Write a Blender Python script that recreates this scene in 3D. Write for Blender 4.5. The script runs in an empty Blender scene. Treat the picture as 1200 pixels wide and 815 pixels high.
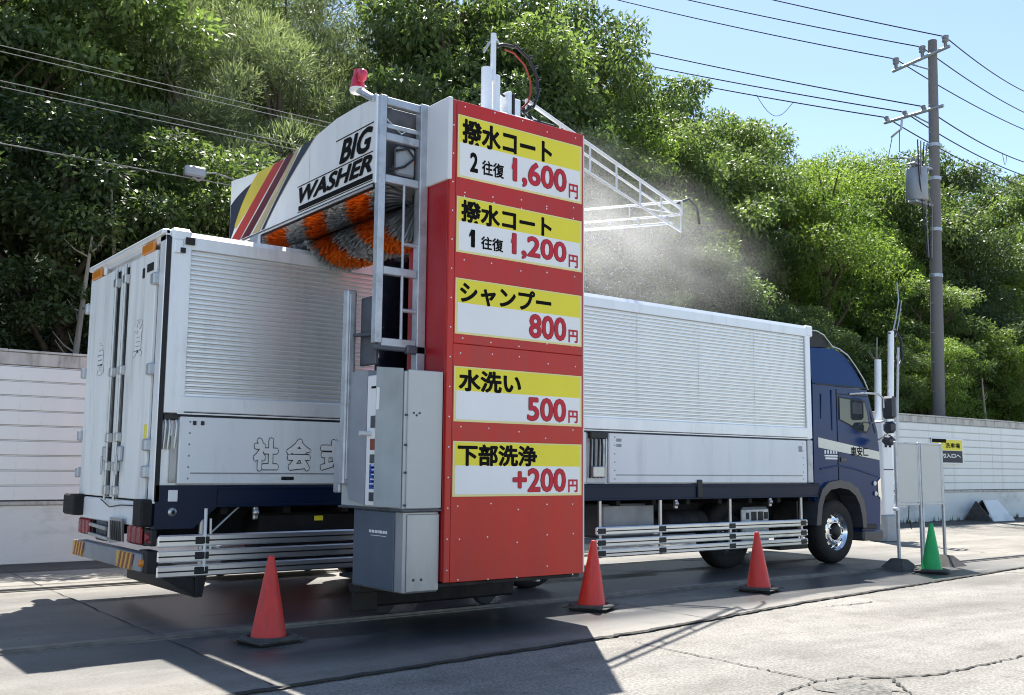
import bpy, math, random
import numpy as np
from mathutils import Vector, Matrix

S = bpy.context.scene
COL = S.collection
PI = math.pi

# ------------------------------------------------------------------ camera
yaw, pitch, roll, foc = -0.65646, 0.12002, 0.00885, 1174.84
fw = Vector((-math.sin(yaw) * math.cos(pitch), math.cos(yaw) * math.cos(pitch), math.sin(pitch)))
rt = Vector((math.cos(yaw), math.sin(yaw), 0))
up = rt.cross(fw)
r_ = rt * math.cos(roll) + up * math.sin(roll)
u_ = up * math.cos(roll) - rt * math.sin(roll)
cam_d = bpy.data.cameras.new('camera')
cam = bpy.data.objects.new('camera', cam_d)
COL.objects.link(cam)
cam.matrix_world = Matrix(((r_.x, u_.x, -fw.x, -3.20626), (r_.y, u_.y, -fw.y, -9.70587),
                           (r_.z, u_.z, -fw.z, 1.46485), (0, 0, 0, 1)))
cam_d.sensor_width = 36
cam_d.lens = 36 * foc / 1200
cam_d.clip_end = 3000
S.camera = cam

# ------------------------------------------------------------------ light
SUN_DIR = Vector((0.372, 0.50, 1.0)).normalized()      # towards the sun
elev = math.asin(SUN_DIR.z)
azim = math.atan2(SUN_DIR.x, SUN_DIR.y)
W = bpy.data.worlds.new('World')
S.world = W
W.use_nodes = True
nt = W.node_tree
bg = nt.nodes['Background']
sky = nt.nodes.new('ShaderNodeTexSky')
sky.sky_type = 'NISHITA'
sky.sun_disc = False
sky.sun_elevation = elev
sky.sun_rotation = azim
sky.air_density = 1.0
sky.dust_density = 0.35
sky.ozone_density = 1.0
nt.links.new(sky.outputs[0], bg.inputs[0])
bg.inputs[1].default_value = 0.092
sd = bpy.data.lights.new('sun', 'SUN')
sd.energy = 5.0
sd.angle = math.radians(0.5)
sd.color = (1.0, 0.95, 0.87)
sun = bpy.data.objects.new('sun', sd)
COL.objects.link(sun)
sun.rotation_euler = SUN_DIR.to_track_quat('Z', 'Y').to_euler()
sun.location = (20, 25, 50)
S.view_settings.view_transform = 'Standard'
S.view_settings.look = 'None'
S.view_settings.exposure = 1.22
S.view_settings.gamma = 1
S.cycles.filter_width = 1.05
S.cycles.max_bounces = 8
S.cycles.diffuse_bounces = 3
S.cycles.transparent_max_bounces = 6
S.cycles.volume_bounces = 5
S.cycles.volume_step_rate = 1.0
S.cycles.volume_max_steps = 64

# ------------------------------------------------------------------ materials
def newmat(name):
    m = bpy.data.materials.new(name)
    m.use_nodes = True
    return m, m.node_tree, m.node_tree.nodes['Principled BSDF']

def mat(name, col, rough=0.5, metal=0.0, var=0.12, vscale=3.0, bump=0.0, bscale=60.0, dirt=None, dscale=1.2,
        dlo=0.5, dhi=0.75, spec=0.5, stretch=None):
    """base colour with soft noise variation, optional shaped dirt and fine relief"""
    m, t, b = newmat(name)
    N, L = t.nodes, t.links
    tc = N.new('ShaderNodeTexCoord')
    mp = N.new('ShaderNodeMapping')
    if stretch:
        mp.inputs['Scale'].default_value = stretch
    L.new(tc.outputs['Object'], mp.inputs[0])
    n = N.new('ShaderNodeTexNoise')
    n.inputs['Scale'].default_value = vscale
    n.inputs['Detail'].default_value = 5
    L.new(mp.outputs[0], n.inputs['Vector'])
    r = N.new('ShaderNodeValToRGB')
    r.color_ramp.elements[0].position = 0.3
    r.color_ramp.elements[1].position = 0.7
    c0 = [max(0, c * (1 - var)) for c in col]
    c1 = [min(1, c * (1 + var)) for c in col]
    r.color_ramp.elements[0].color = (*c0, 1)
    r.color_ramp.elements[1].color = (*c1, 1)
    L.new(n.outputs['Fac'], r.inputs[0])
    out = r.outputs[0]
    if dirt:
        n2 = N.new('ShaderNodeTexNoise')
        n2.inputs['Scale'].default_value = dscale
        n2.inputs['Detail'].default_value = 8
        n2.inputs['Roughness'].default_value = 0.65
        L.new(mp.outputs[0], n2.inputs['Vector'])
        mr = N.new('ShaderNodeMapRange')
        mr.inputs['From Min'].default_value = dlo
        mr.inputs['From Max'].default_value = dhi
        L.new(n2.outputs['Fac'], mr.inputs['Value'])
        mx = N.new('ShaderNodeMix')
        mx.data_type = 'RGBA'
        mx.inputs[7].default_value = (*dirt, 1)
        L.new(mr.outputs[0], mx.inputs[0])
        L.new(out, mx.inputs[6])
        out = mx.outputs[2]
    L.new(out, b.inputs['Base Color'])
    b.inputs['Roughness'].default_value = rough
    b.inputs['Metallic'].default_value = metal
    b.inputs['Specular IOR Level'].default_value = spec
    if bump:
        n3 = N.new('ShaderNodeTexNoise')
        n3.inputs['Scale'].default_value = bscale
        n3.inputs['Detail'].default_value = 4
        L.new(mp.outputs[0], n3.inputs['Vector'])
        bp = N.new('ShaderNodeBump')
        bp.inputs['Strength'].default_value = bump
        bp.inputs['Distance'].default_value = 0.02
        L.new(n3.outputs['Fac'], bp.inputs['Height'])
        L.new(bp.outputs[0], b.inputs['Normal'])
    return m

M = {}
M['alu_wing'] = mat('brushed_aluminium', (0.88, 0.90, 0.92), 0.34, 0.65, 0.05, 1.2, 0.03, 3, dirt=(0.62, 0.63, 0.63), dscale=1.3, dlo=.52, dhi=.85, stretch=(2.2, 1, .35))
M['groove_shade'] = mat('shaded_groove', (0.30, 0.31, 0.32), 0.55, 0.4, 0.1, 3)  # shade inside the corrugation put into the colour
M['alu_frame'] = mat('anodised_frame', (0.90, 0.92, 0.94), 0.4, 0.35, 0.05, 2.0, dirt=(0.55, 0.56, 0.58), dscale=2.5, dlo=.55, dhi=.9, stretch=(2, 1, .4))
M['gate_white'] = mat('white_gate_paint', (0.85, 0.88, 0.90), 0.32, 0.0, 0.03, 1.0, 0.02, 4, dirt=(0.55, 0.56, 0.57), dscale=1.6, dlo=0.52, dhi=0.92, stretch=(1.8, 1, .35))
M['door_white'] = mat('white_door_paint', (0.88, 0.90, 0.89), 0.45, 0.0, 0.04, 1.5, dirt=(0.48, 0.47, 0.44), dscale=1.6, dlo=0.50, dhi=0.88, stretch=(1, 2.5, 0.35))
M['navy'] = mat('navy_paint', (0.002, 0.011, 0.040), 0.4, 0.0, 0.15, 3, spec=0.3)
M['cab_blue'] = mat('cab_blue_paint', (0.003, 0.032, 0.135), 0.22, 0.0, 0.08, 1.5, spec=0.35)
M['stripe_white'] = mat('cream_stripe', (0.8, 0.8, 0.7), 0.4, 0, 0.03)
M['black'] = mat('black_plastic', (0.012, 0.012, 0.014), 0.55, 0, 0.3, 6)
M['rubber'] = mat('tyre_rubber', (0.014, 0.014, 0.015), 0.8, 0, 0.3, 8, 0.3, 40)
M['chassis'] = mat('dark_chassis', (0.015, 0.016, 0.02), 0.7, 0.2, 0.4, 5, dirt=(0.05, 0.045, 0.04), dscale=4)
M['chrome'] = mat('polished_rim', (0.85, 0.86, 0.88), 0.16, 1.0, 0.05, 4)
M['rail_metal'] = mat('guard_rail_metal', (0.72, 0.74, 0.77), 0.3, 0.85, 0.06, 5, dirt=(0.3, 0.3, 0.3), dscale=5, dlo=.6, dhi=.8, stretch=(0.3, 1, 1))
M['rod_steel'] = mat('rod_steel', (0.55, 0.56, 0.56), 0.35, 0.8, 0.1, 9)
M['dark_rod'] = mat('dark_rod', (0.03, 0.033, 0.036), 0.4, 0.5, 0.2, 9)
M['tail_red'] = mat('red_lens', (0.28, 0.02, 0.03), 0.15, 0, 0.2, 20)
M['tail_orange'] = mat('amber_lens', (0.75, 0.25, 0.03), 0.2, 0, 0.2, 20)
M['bumper_grey'] = mat('bumper_grey', (0.32, 0.33, 0.35), 0.5, 0.3, 0.15, 4)
M['hazard_yellow'] = mat('reflective_yellow', (0.75, 0.42, 0.05), 0.35, 0, 0.05)
M['hazard_red'] = mat('reflective_red', (0.25, 0.05, 0.03), 0.35, 0, 0.05)
M['glass'] = mat('cab_glass', (0.03, 0.045, 0.05), 0.05, 0.0, 0.1, 3, spec=1.0)
M['mirror_grey'] = mat('mirror_shell', (0.06, 0.065, 0.08), 0.3, 0, 0.1)
M['sign_red'] = mat('red_sign_panel', (0.56, 0.018, 0.011), 0.3, 0.0, 0.06, 1.2, 0.06, 1.6, dirt=(0.42, 0.04, 0.03), dscale=2.2, dlo=.46, dhi=.80, stretch=(2.5, 1, .25))
M['side_red'] = mat('red_side_panel', (0.40, 0.012, 0.018), 0.4, 0, 0.08, 1.5)
M['sign_yellow'] = mat('sign_yellow', (0.90, 0.78, 0.04), 0.45, 0, 0.02)
M['sign_white'] = mat('sign_white', (0.90, 0.90, 0.90), 0.45, 0, 0.02)
M['print_black'] = mat('black_print', (0.006, 0.006, 0.006), 0.8, 0, 0.1, spec=0.15)
M['print_red'] = mat('red_print', (0.58, 0.01, 0.03), 0.5, 0, 0.05)
M['print_darkred'] = mat('dark_red_print', (0.12, 0.01, 0.01), 0.5, 0, 0.05)
M['print_cream'] = mat('cream_border', (0.85, 0.78, 0.35), 0.5, 0, 0.03)
M['cap_white'] = mat('cap_white_paint', (0.74, 0.76, 0.79), 0.45, 0, 0.04, 2, dirt=(0.5, 0.5, 0.5), dscale=1.5, dlo=.6, dhi=.95)
M['hood_white'] = mat('hood_white_paint', (0.76, 0.77, 0.77), 0.4, 0, 0.04, 1.5, dirt=(0.4, 0.38, 0.34), dscale=1.4, dlo=.55, dhi=.95, stretch=(1, 3, 0.6))
M['galv'] = mat('galvanised_steel', (0.50, 0.53, 0.57), 0.42, 0.55, 0.12, 8, dirt=(0.25, 0.26, 0.28), dscale=6, dlo=.55, dhi=.8)
M['galv_dark'] = mat('dull_machine_steel', (0.10, 0.11, 0.13), 0.5, 0.4, 0.25, 5)
M['cab_upper'] = mat('cabinet_light_grey', (0.52, 0.54, 0.53), 0.45, 0.05, 0.04, 2, dirt=(0.4, 0.41, 0.4), dscale=2, dlo=.6, dhi=.9, stretch=(1, 1, .4))
M['cab_lower'] = mat('cabinet_stainless', (0.42, 0.44, 0.46), 0.4, 0.5, 0.10, 3, dirt=(0.28, 0.29, 0.3), dscale=2.5, dlo=.5, dhi=.8, stretch=(1, 1, .3))
M['slate'] = mat('slate_blue_panel', (0.10, 0.13, 0.17), 0.45, 0.1, 0.1, 3)
M['acrylic'] = mat('smoky_door', (0.42, 0.46, 0.47), 0.25, 0.1, 0.12, 3)
M['print_blue'] = mat('blue_print', (0.03, 0.09, 0.45), 0.5, 0, 0.3, 60)
M['brush_orange'] = mat('orange_bristle', (0.92, 0.22, 0.015), 0.6, 0, 0.25, 5)
M['brush_grey'] = mat('grey_bristle', (0.48, 0.50, 0.51), 0.6, 0, 0.3, 5)
for nm in ('brush_orange', 'brush_grey'):
    m_ = M[nm]; N_, L_ = m_.node_tree.nodes, m_.node_tree.links
    b_ = N_['Principled BSDF']; t_ = N_.new('ShaderNodeBsdfTranslucent'); x_ = N_.new('ShaderNodeMixShader')
    L_.new(b_.inputs['Base Color'].links[0].from_socket, t_.inputs[0])
    x_.inputs[0].default_value = .42
    L_.new(b_.outputs[0], x_.inputs[1]); L_.new(t_.outputs[0], x_.inputs[2])
    L_.new(x_.outputs[0], N_['Material Output'].inputs[0])
M['st_navy'] = mat('stripe_navy', (0.03, 0.035, 0.055), 0.4, 0, 0.1)
M['st_yellow'] = mat('stripe_yellow', (0.55, 0.45, 0.07), 0.4, 0, 0.1)
M['st_red'] = mat('stripe_red', (0.38, 0.045, 0.04), 0.4, 0, 0.1)
M['st_maroon'] = mat('stripe_maroon', (0.10, 0.02, 0.03), 0.4, 0, 0.1)
M['st_beige'] = mat('stripe_beige', (0.45, 0.36, 0.2), 0.4, 0, 0.1)
M['lamp_red'] = mat('beacon_red', (0.65, 0.05, 0.10), 0.2, 0, 0.1)
M['cable_black'] = mat('black_cable', (0.015, 0.015, 0.018), 0.5, 0, 0.2)
M['cable_red'] = mat('red_hose', (0.32, 0.035, 0.02), 0.5, 0, 0.2)
M['fence_board'] = mat('fence_board_paint', (0.87, 0.89, 0.86), 0.5, 0.0, 0.03, 1.0, 0.03, 2, dirt=(0.52, 0.50, 0.45), dscale=1.6, dlo=.54, dhi=.85, stretch=(1.6, 1, .35))
M['fence_gap'] = mat('fence_backing', (0.12, 0.11, 0.09), 0.8, 0, 0.15, 3)
M['plinth'] = mat('plinth_concrete', (0.80, 0.82, 0.79), 0.8, 0, 0.06, 1.2, 0.2, 30, dirt=(0.36, 0.34, 0.31), dscale=1.1, dlo=.52, dhi=.8, stretch=(.5, 1, 1.3))
M['fence_cap'] = mat('fence_cap_weathered', (0.55, 0.53, 0.49), 0.6, 0, 0.15, 6, dirt=(0.2, 0.19, 0.16), dscale=7, dlo=.5, dhi=.75, stretch=(1, 1, .3))
M['pole_conc'] = mat('pole_concrete', (0.20, 0.19, 0.185), 0.85, 0, 0.10, 2.5, 0.2, 30, dirt=(0.16, 0.155, 0.15), dscale=2, stretch=(1, 1, .15))
M['insulator'] = mat('insulator_ceramic', (0.25, 0.25, 0.26), 0.3, 0, 0.3, 20)
M['xfmr'] = mat('transformer_grey', (0.33, 0.36, 0.40), 0.5, 0.2, 0.08, 4)
M['wire_dark'] = mat('dark_wire', (0.03, 0.032, 0.04), 0.6, 0, 0.1)
M['wire_light'] = mat('weathered_wire', (0.26, 0.26, 0.25), 0.9, 0, 0.1, spec=0.1)
M['cone_red'] = mat('cone_red_plastic', (0.72, 0.045, 0.03), 0.45, 0, 0.15, 5, dirt=(0.30, 0.05, 0.04), dscale=6, dlo=.48, dhi=.75, stretch=(1.5, 1.5, .6))
M['cone_green'] = mat('cone_green_plastic', (0.015, 0.40, 0.10), 0.42, 0, 0.12, 4, dirt=(0.02, 0.2, 0.06), dscale=5, dlo=.55, dhi=.85)
M['board_white'] = mat('blank_board', (0.60, 0.60, 0.57), 0.5, 0, 0.03, 2, dirt=(0.5, 0.5, 0.5), dscale=2, dlo=.6, dhi=.9)
M['block'] = mat('weight_block_rubber', (0.07, 0.068, 0.065), 0.9, 0, 0.3, 7, 0.3, 30)
M['bark'] = mat('bark', (0.11, 0.085, 0.06), 0.9, 0, 0.35, 4, 0.6, 18, stretch=(2, 2, .4))
M['crack'] = mat('crack_dirt', (0.022, 0.022, 0.02), 0.9, 0, 0.3, 20)
M['steel_plate'] = mat('rusty_rail_steel', (0.20, 0.19, 0.18), 0.45, 0.5, 0.25, 9)

def ground_mat(name, base, warm, wet_shade, wet_shade_lo, wet_shade_hi, seed, speckle=0.5, wet_shade_on=True, gscale=1.0):
    m, t, b = newmat(name)
    N, L = t.nodes, t.links
    tc = N.new('ShaderNodeTexCoord')
    mp = N.new('ShaderNodeMapping')
    mp.inputs['Location'].default_value = (seed, seed * 2, 0)
    L.new(tc.outputs['Object'], mp.inputs[0])
    def noise(scale, detail=6, rough=.6, st=None):
        n = N.new('ShaderNodeTexNoise')
        n.inputs['Scale'].default_value = scale
        n.inputs['Detail'].default_value = detail
        n.inputs['Roughness'].default_value = rough
        if st:
            m2 = N.new('ShaderNodeMapping')
            m2.inputs['Scale'].default_value = st
            L.new(mp.outputs[0], m2.inputs[0])
            L.new(m2.outputs[0], n.inputs['Vector'])
        else:
            L.new(mp.outputs[0], n.inputs['Vector'])
        return n
    def ramp(src, p0, c0, p1, c1):
        r = N.new('ShaderNodeValToRGB')
        r.color_ramp.elements[0].position = p0
        r.color_ramp.elements[0].color = (*c0, 1)
        r.color_ramp.elements[1].position = p1
        r.color_ramp.elements[1].color = (*c1, 1)
        L.new(src, r.inputs[0])
        return r.outputs[0]
    def mix(f, a, c, mode='MIX'):
        x = N.new('ShaderNodeMix')
        x.data_type = 'RGBA'
        x.blend_type = mode
        if isinstance(f, float):
            x.inputs[0].default_value = f
        else:
            L.new(f, x.inputs[0])
        for s, v in ((6, a), (7, c)):
            if isinstance(v, tuple):
                x.inputs[s].default_value = (*v, 1)
            else:
                L.new(v, x.inputs[s])
        return x.outputs[2]
    big = ramp(noise(0.35, 5).outputs['Fac'], .35, base, .65, warm)
    streak = ramp(noise(1.0, 7, .62, (0.22, 1.6, 1)).outputs['Fac'], .36, (.62, .61, .60), .60, (1, 1, 1))
    c = mix(0.75, big, streak, 'MULTIPLY')
    sp = ramp(noise(42 * gscale, 4, .8).outputs['Fac'], .40, (.35, .34, .32), .58, (1.2, 1.2, 1.2))
    c = mix(speckle, c, sp, 'MULTIPLY')
    blot = ramp(noise(3.2, 8, .7).outputs['Fac'], .33, (.55, .54, .52), .52, (1, 1, 1))
    c = mix(0.6, c, blot, 'MULTIPLY')
    stain = ramp(noise(0.8, 4, .5, (.5, 1.3, 1)).outputs['Fac'], .30, (.68, .67, .66), .46, (1, 1, 1))
    c = mix(0.8, c, stain, 'MULTIPLY')
    spots = ramp(noise(7.5, 2, .4).outputs['Fac'], .22, (.40, .39, .38), .30, (1, 1, 1))
    c = mix(0.8, c, spots, 'MULTIPLY')
    b.inputs['Roughness'].default_value = 0.85
    if wet_shade_on:
        wn = noise(0.9, 7, .62, (0.35, 1.5, 1))
        mr = N.new('ShaderNodeMapRange')
        mr.inputs['From Min'].default_value = wet_shade_lo
        mr.inputs['From Max'].default_value = wet_shade_hi
        L.new(wn.outputs['Fac'], mr.inputs['Value'])
        # wet along the truck's lane; stretched forward to paint its shadow darker
        sx = N.new('ShaderNodeSeparateXYZ')
        L.new(tc.outputs['Object'], sx.inputs[0])
        def band(src, lo0, lo1, hi0, hi1):
            a = N.new('ShaderNodeMapRange'); a.inputs['From Min'].default_value = lo0; a.inputs['From Max'].default_value = lo1
            L.new(src, a.inputs['Value'])
            d = N.new('ShaderNodeMapRange'); d.inputs['From Min'].default_value = hi1; d.inputs['From Max'].default_value = hi0
            L.new(src, d.inputs['Value'])
            k = N.new('ShaderNodeMath'); k.operation = 'MULTIPLY'
            L.new(a.outputs[0], k.inputs[0]); L.new(d.outputs[0], k.inputs[1])
            return k.outputs[0]
        by = band(sx.outputs[1], -3.2, -2.2, 1.8, 3.2)
        bx = band(sx.outputs[0], -2.6, 0.2, 11.5, 15.0)
        k = N.new('ShaderNodeMath'); k.operation = 'MULTIPLY'
        L.new(by, k.inputs[0]); L.new(bx, k.inputs[1])
        k2 = N.new('ShaderNodeMath'); k2.operation = 'MULTIPLY'
        L.new(k.outputs[0], k2.inputs[0]); L.new(mr.outputs[0], k2.inputs[1])
        c = mix(k2.outputs[0], c, mix(0.85, c, wet_shade, 'MIX'))
        rr = N.new('ShaderNodeMapRange')
        rr.inputs['To Min'].default_value = 0.85
        rr.inputs['To Max'].default_value = 0.34
        L.new(k2.outputs[0], rr.inputs['Value'])
        L.new(rr.outputs[0], b.inputs['Roughness'])
    L.new(c, b.inputs['Base Color'])
    bp = N.new('ShaderNodeBump')
    bp.inputs['Strength'].default_value = 0.5
    bp.inputs['Distance'].default_value = 0.006
    L.new(noise(45 * gscale, 5, .7).outputs['Fac'], bp.inputs['Height'])
    L.new(bp.outputs[0], b.inputs['Normal'])
    return m

M['asphalt'] = ground_mat('worn_asphalt', (0.225, 0.217, 0.198), (0.315, 0.30, 0.272), (0.03, 0.03, 0.03), .5, .6, 3.0, 0.75, wet_shade_on=False)
M['pad'] = ground_mat('pad_concrete', (0.20, 0.187, 0.165), (0.315, 0.297, 0.262), (0.032, 0.035, 0.041), .30, .46, 11.0, 0.35)
M['fence_shade'] = ground_mat('fence_shade_asphalt', (0.06, 0.058, 0.055), (0.10, 0.097, 0.09), (0.03, 0.03, 0.03), .5, .6, 5.0, 0.6, wet_shade_on=False)
M['patch'] = ground_mat('loose_gravel_patch', (0.13, 0.128, 0.12), (0.19, 0.185, 0.17), (0.03, 0.03, 0.03), .5, .6, 7.0, 1.0, wet_shade_on=False, gscale=.6)

def leaf_mat(name, dark, light, trans):
    m, t, b = newmat(name)
    N, L = t.nodes, t.links
    t.nodes.remove(b)
    out = N['Material Output']
    oi = N.new('ShaderNodeObjectInfo')
    at = N.new('ShaderNodeAttribute'); at.attribute_name = 'leaf_tone'
    r = N.new('ShaderNodeValToRGB')
    r.color_ramp.elements[0].color = (*dark, 1)
    r.color_ramp.elements[1].color = (*light, 1)
    L.new(at.outputs['Fac'], r.inputs[0])
    hs = N.new('ShaderNodeHueSaturation')
    v = N.new('ShaderNodeMapRange'); v.inputs['To Min'].default_value = .78; v.inputs['To Max'].default_value = 1.22
    L.new(oi.outputs['Random'], v.inputs['Value'])
    L.new(v.outputs[0], hs.inputs['Value'])
    L.new(r.outputs[0], hs.inputs['Color'])
    pb = N.new('ShaderNodeBsdfPrincipled')
    pb.inputs['Roughness'].default_value = 0.5
    pb.inputs['Specular IOR Level'].default_value = 0.38
    L.new(hs.outputs[0], pb.inputs['Base Color'])
    tr = N.new('ShaderNodeBsdfTranslucent')
    g = N.new('ShaderNodeMix'); g.data_type = 'RGBA'; g.blend_type = 'MULTIPLY'
    g.inputs[0].default_value = 1
    L.new(hs.outputs[0], g.inputs[6])
    g.inputs[7].default_value = (1.75, 1.95, 1.0, 1)
    L.new(g.outputs[2], tr.inputs[0])
    ms = N.new('ShaderNodeMixShader')
    ms.inputs[0].default_value = trans
    L.new(pb.outputs[0], ms.inputs[1])
    L.new(tr.outputs[0], ms.inputs[2])
    L.new(ms.outputs[0], out.inputs[0])
    return m

M['leaf_dark'] = leaf_mat('dark_leaves', (0.032, 0.055, 0.024), (0.14, 0.19, 0.08), 0.36)
M['leaf_mid'] = leaf_mat('mid_leaves', (0.050, 0.082, 0.028), (0.20, 0.26, 0.10), 0.40)
M['leaf_light'] = leaf_mat('light_leaves', (0.07, 0.125, 0.025), (0.27, 0.35, 0.09), 0.45)
M['leaf_olive'] = leaf_mat('olive_needles', (0.06, 0.08, 0.045), (0.28, 0.32, 0.19), 0.32)
M['forest_floor'] = mat('forest_floor', (0.022, 0.026, 0.012), 0.95, 0, 0.5, 0.8, 0.6, 5)

# ------------------------------------------------------------------ mesh helper
class MB:
    def __init__(s):
        s.v, s.f, s.m, s.sm = [], [], [], []
    def add(s, vs, fs, mi=0, smooth=False):
        o = len(s.v)
        s.v += [tuple(v) for v in vs]
        for f in fs:
            s.f.append(tuple(i + o for i in f)); s.m.append(mi); s.sm.append(smooth)
        return s
    def box(s, x0, x1, y0, y1, z0, z1, mi=0):
        return s.hexa([(x0, y0, z0), (x1, y0, z0), (x1, y1, z0), (x0, y1, z0), (x0, y0, z1), (x1, y0, z1), (x1, y1, z1), (x0, y1, z1)], mi)
    def hexa(s, c, mi=0):
        return s.add(c, [(0, 3, 2, 1), (4, 5, 6, 7), (0, 1, 5, 4), (1, 2, 6, 5), (2, 3, 7, 6), (3, 0, 4, 7)], mi)
    def bbox(s, x0, x1, y0, y1, z0, z1, b=.01, mi=0):
        """box with chamfered edges"""
        b = min(b, (x1 - x0) * .45, (y1 - y0) * .45, (z1 - z0) * .45)
        vs, idx = [], {}
        for i, (xa, xs) in enumerate(((x0, 1), (x1, -1))):
            for j, (ya, ys) in enumerate(((y0, 1), (y1, -1))):
                for k, (za, zs) in enumerate(((z0, 1), (z1, -1))):
                    for a in range(3):
                        p = [xa + xs * b, ya + ys * b, za + zs * b]
                        p[a] = (xa, ya, za)[a]
                        idx[(i, j, k, a)] = len(vs); vs.append(p)
        fs = []
        g = lambda i, j, k, a: idx[(i, j, k, a)]
        for i in (0, 1): fs.append([g(i, 0, 0, 0), g(i, 1, 0, 0), g(i, 1, 1, 0), g(i, 0, 1, 0)])
        for j in (0, 1): fs.append([g(0, j, 0, 1), g(1, j, 0, 1), g(1, j, 1, 1), g(0, j, 1, 1)])
        for k in (0, 1): fs.append([g(0, 0, k, 2), g(1, 0, k, 2), g(1, 1, k, 2), g(0, 1, k, 2)])
        for j in (0, 1):
            for k in (0, 1): fs.append([g(0, j, k, 1), g(1, j, k, 1), g(1, j, k, 2), g(0, j, k, 2)])
        for i in (0, 1):
            for k in (0, 1): fs.append([g(i, 0, k, 0), g(i, 1, k, 0), g(i, 1, k, 2), g(i, 0, k, 2)])
        for i in (0, 1):
            for j in (0, 1): fs.append([g(i, j, 0, 0), g(i, j, 1, 0), g(i, j, 1, 1), g(i, j, 0, 1)])
        for i in (0, 1):
            for j in (0, 1):
                for k in (0, 1): fs.append([g(i, j, k, 0), g(i, j, k, 1), g(i, j, k, 2)])
        c = Vector(((x0 + x1) / 2, (y0 + y1) / 2, (z0 + z1) / 2))
        out = []
        for f in fs:
            P = [Vector(vs[q]) for q in f]
            n = (P[1] - P[0]).cross(P[2] - P[0])
            m = sum(P, Vector()) / len(P) - c
            out.append(tuple(f) if n.dot(m) > 0 else tuple(reversed(f)))
        return s.add(vs, out, mi)
    def prism(s, poly, axis, a, b, mi=0):
        """extrude polygon (2D in the other two axes, in order) along axis from a to b"""
        n = len(poly)
        def P(p, t):
            if axis == 0: return (t, p[0], p[1])
            if axis == 1: return (p[0], t, p[1])
            return (p[0], p[1], t)
        vs = [P(p, a) for p in poly] + [P(p, b) for p in poly]
        fs = [tuple(range(n)), tuple(reversed(range(n, 2 * n)))]
        for i in range(n):
            j = (i + 1) % n
            fs.append((i, i + n, j + n, j))
        # orientation check
        A = sum((poly[i][0] * poly[(i + 1) % n][1] - poly[(i + 1) % n][0] * poly[i][1]) for i in range(n))
        flip = (A > 0) == (b > a)
        if axis == 1: flip = not flip
        if not flip: fs = [tuple(reversed(f)) for f in fs]
        return s.add(vs, fs, mi)
    def tube(s, pts, r, n=8, mi=0, caps=True, smooth=True):
        pts = [Vector(p) for p in pts]
        rs = r if isinstance(r, (list, tuple)) else [r] * len(pts)
        rings = []
        pu = None
        for i, p in enumerate(pts):
            d = (pts[min(i + 1, len(pts) - 1)] - pts[max(i - 1, 0)]).normalized()
            if pu is None:
                a = Vector((0, 0, 1)) if abs(d.z) < .9 else Vector((1, 0, 0))
                pu = d.cross(a).normalized()
            else:
                pu = (pu - d * pu.dot(d)).normalized()
            w = d.cross(pu)
            rings.append([p + (pu * math.cos(2 * PI * k / n) + w * math.sin(2 * PI * k / n)) * rs[i] for k in range(n)])
        vs = [v for R in rings for v in R]
        fs = []
        for i in range(len(pts) - 1):
            for k in range(n):
                k2 = (k + 1) % n
                fs.append((i * n + k, i * n + k2, (i + 1) * n + k2, (i + 1) * n + k))
        s.add(vs, fs, mi, smooth)
        if caps:
            s.add(rings[0], [tuple(reversed(range(n)))], mi)
            s.add(rings[-1], [tuple(range(n))], mi)
        return s
    def lathe(s, prof, origin=(0, 0, 0), axis=2, n=24, mi=0, smooth=True):
        """prof: list of (radius, height) revolved round the axis"""
        O = Vector(origin)
        vs, fs = [], []
        for (r, h) in prof:
            for k in range(n):
                c, q = r * math.cos(2 * PI * k / n), r * math.sin(2 * PI * k / n)
                vs.append(O + (Vector((c, q, h)) if axis == 2 else Vector((c, h, q)) if axis == 1 else Vector((h, c, q))))
        for i in range(len(prof) - 1):
            for k in range(n):
                k2 = (k + 1) % n
                f = (i * n + k, i * n + k2, (i + 1) * n + k2, (i + 1) * n + k)
                fs.append(f if axis != 1 else tuple(reversed(f)))
        return s.add(vs, fs, mi, smooth)
    def mesh(s, name, mats):
        me = bpy.data.meshes.new(name)
        me.from_pydata(s.v, [], s.f)
        for m in (mats if isinstance(mats, (list, tuple)) else [mats]):
            me.materials.append(M[m] if isinstance(m, str) else m)
        me.polygons.foreach_set('material_index', s.m)
        me.polygons.foreach_set('use_smooth', s.sm)
        me.update()
        return me
    def obj(s, name, mats, parent=None, loc=None, label=None):
        o = bpy.data.objects.new(name, s.mesh(name, mats))
        COL.objects.link(o)
        if parent: o.parent = parent
        if loc: o.location = loc
        if label: o['label'] = label
        return o

def thing(name, label, cat, loc=(0, 0, 0), rz=0, group=None):
    o = bpy.data.objects.new(name, None)
    COL.objects.link(o)
    o.location = loc
    o.rotation_euler = (0, 0, rz)
    o.empty_display_size = .2
    o['label'] = label; o['category'] = cat
    if group: o['group'] = group
    return o
def tag(o, label, cat, group=None):
    o['label'] = label; o['category'] = cat
    if group: o['group'] = group
    return o
def copy_tree(o, parent=None):
    c = o.copy(); COL.objects.link(c)
    if parent: c.parent = parent
    for ch in list(o.children): copy_tree(ch, c)
    return c
def inst(src, name, parent, loc):
    o = bpy.data.objects.new(name, src); COL.objects.link(o)
    if parent: o.parent = parent
    o.location = loc
    return o

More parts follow.
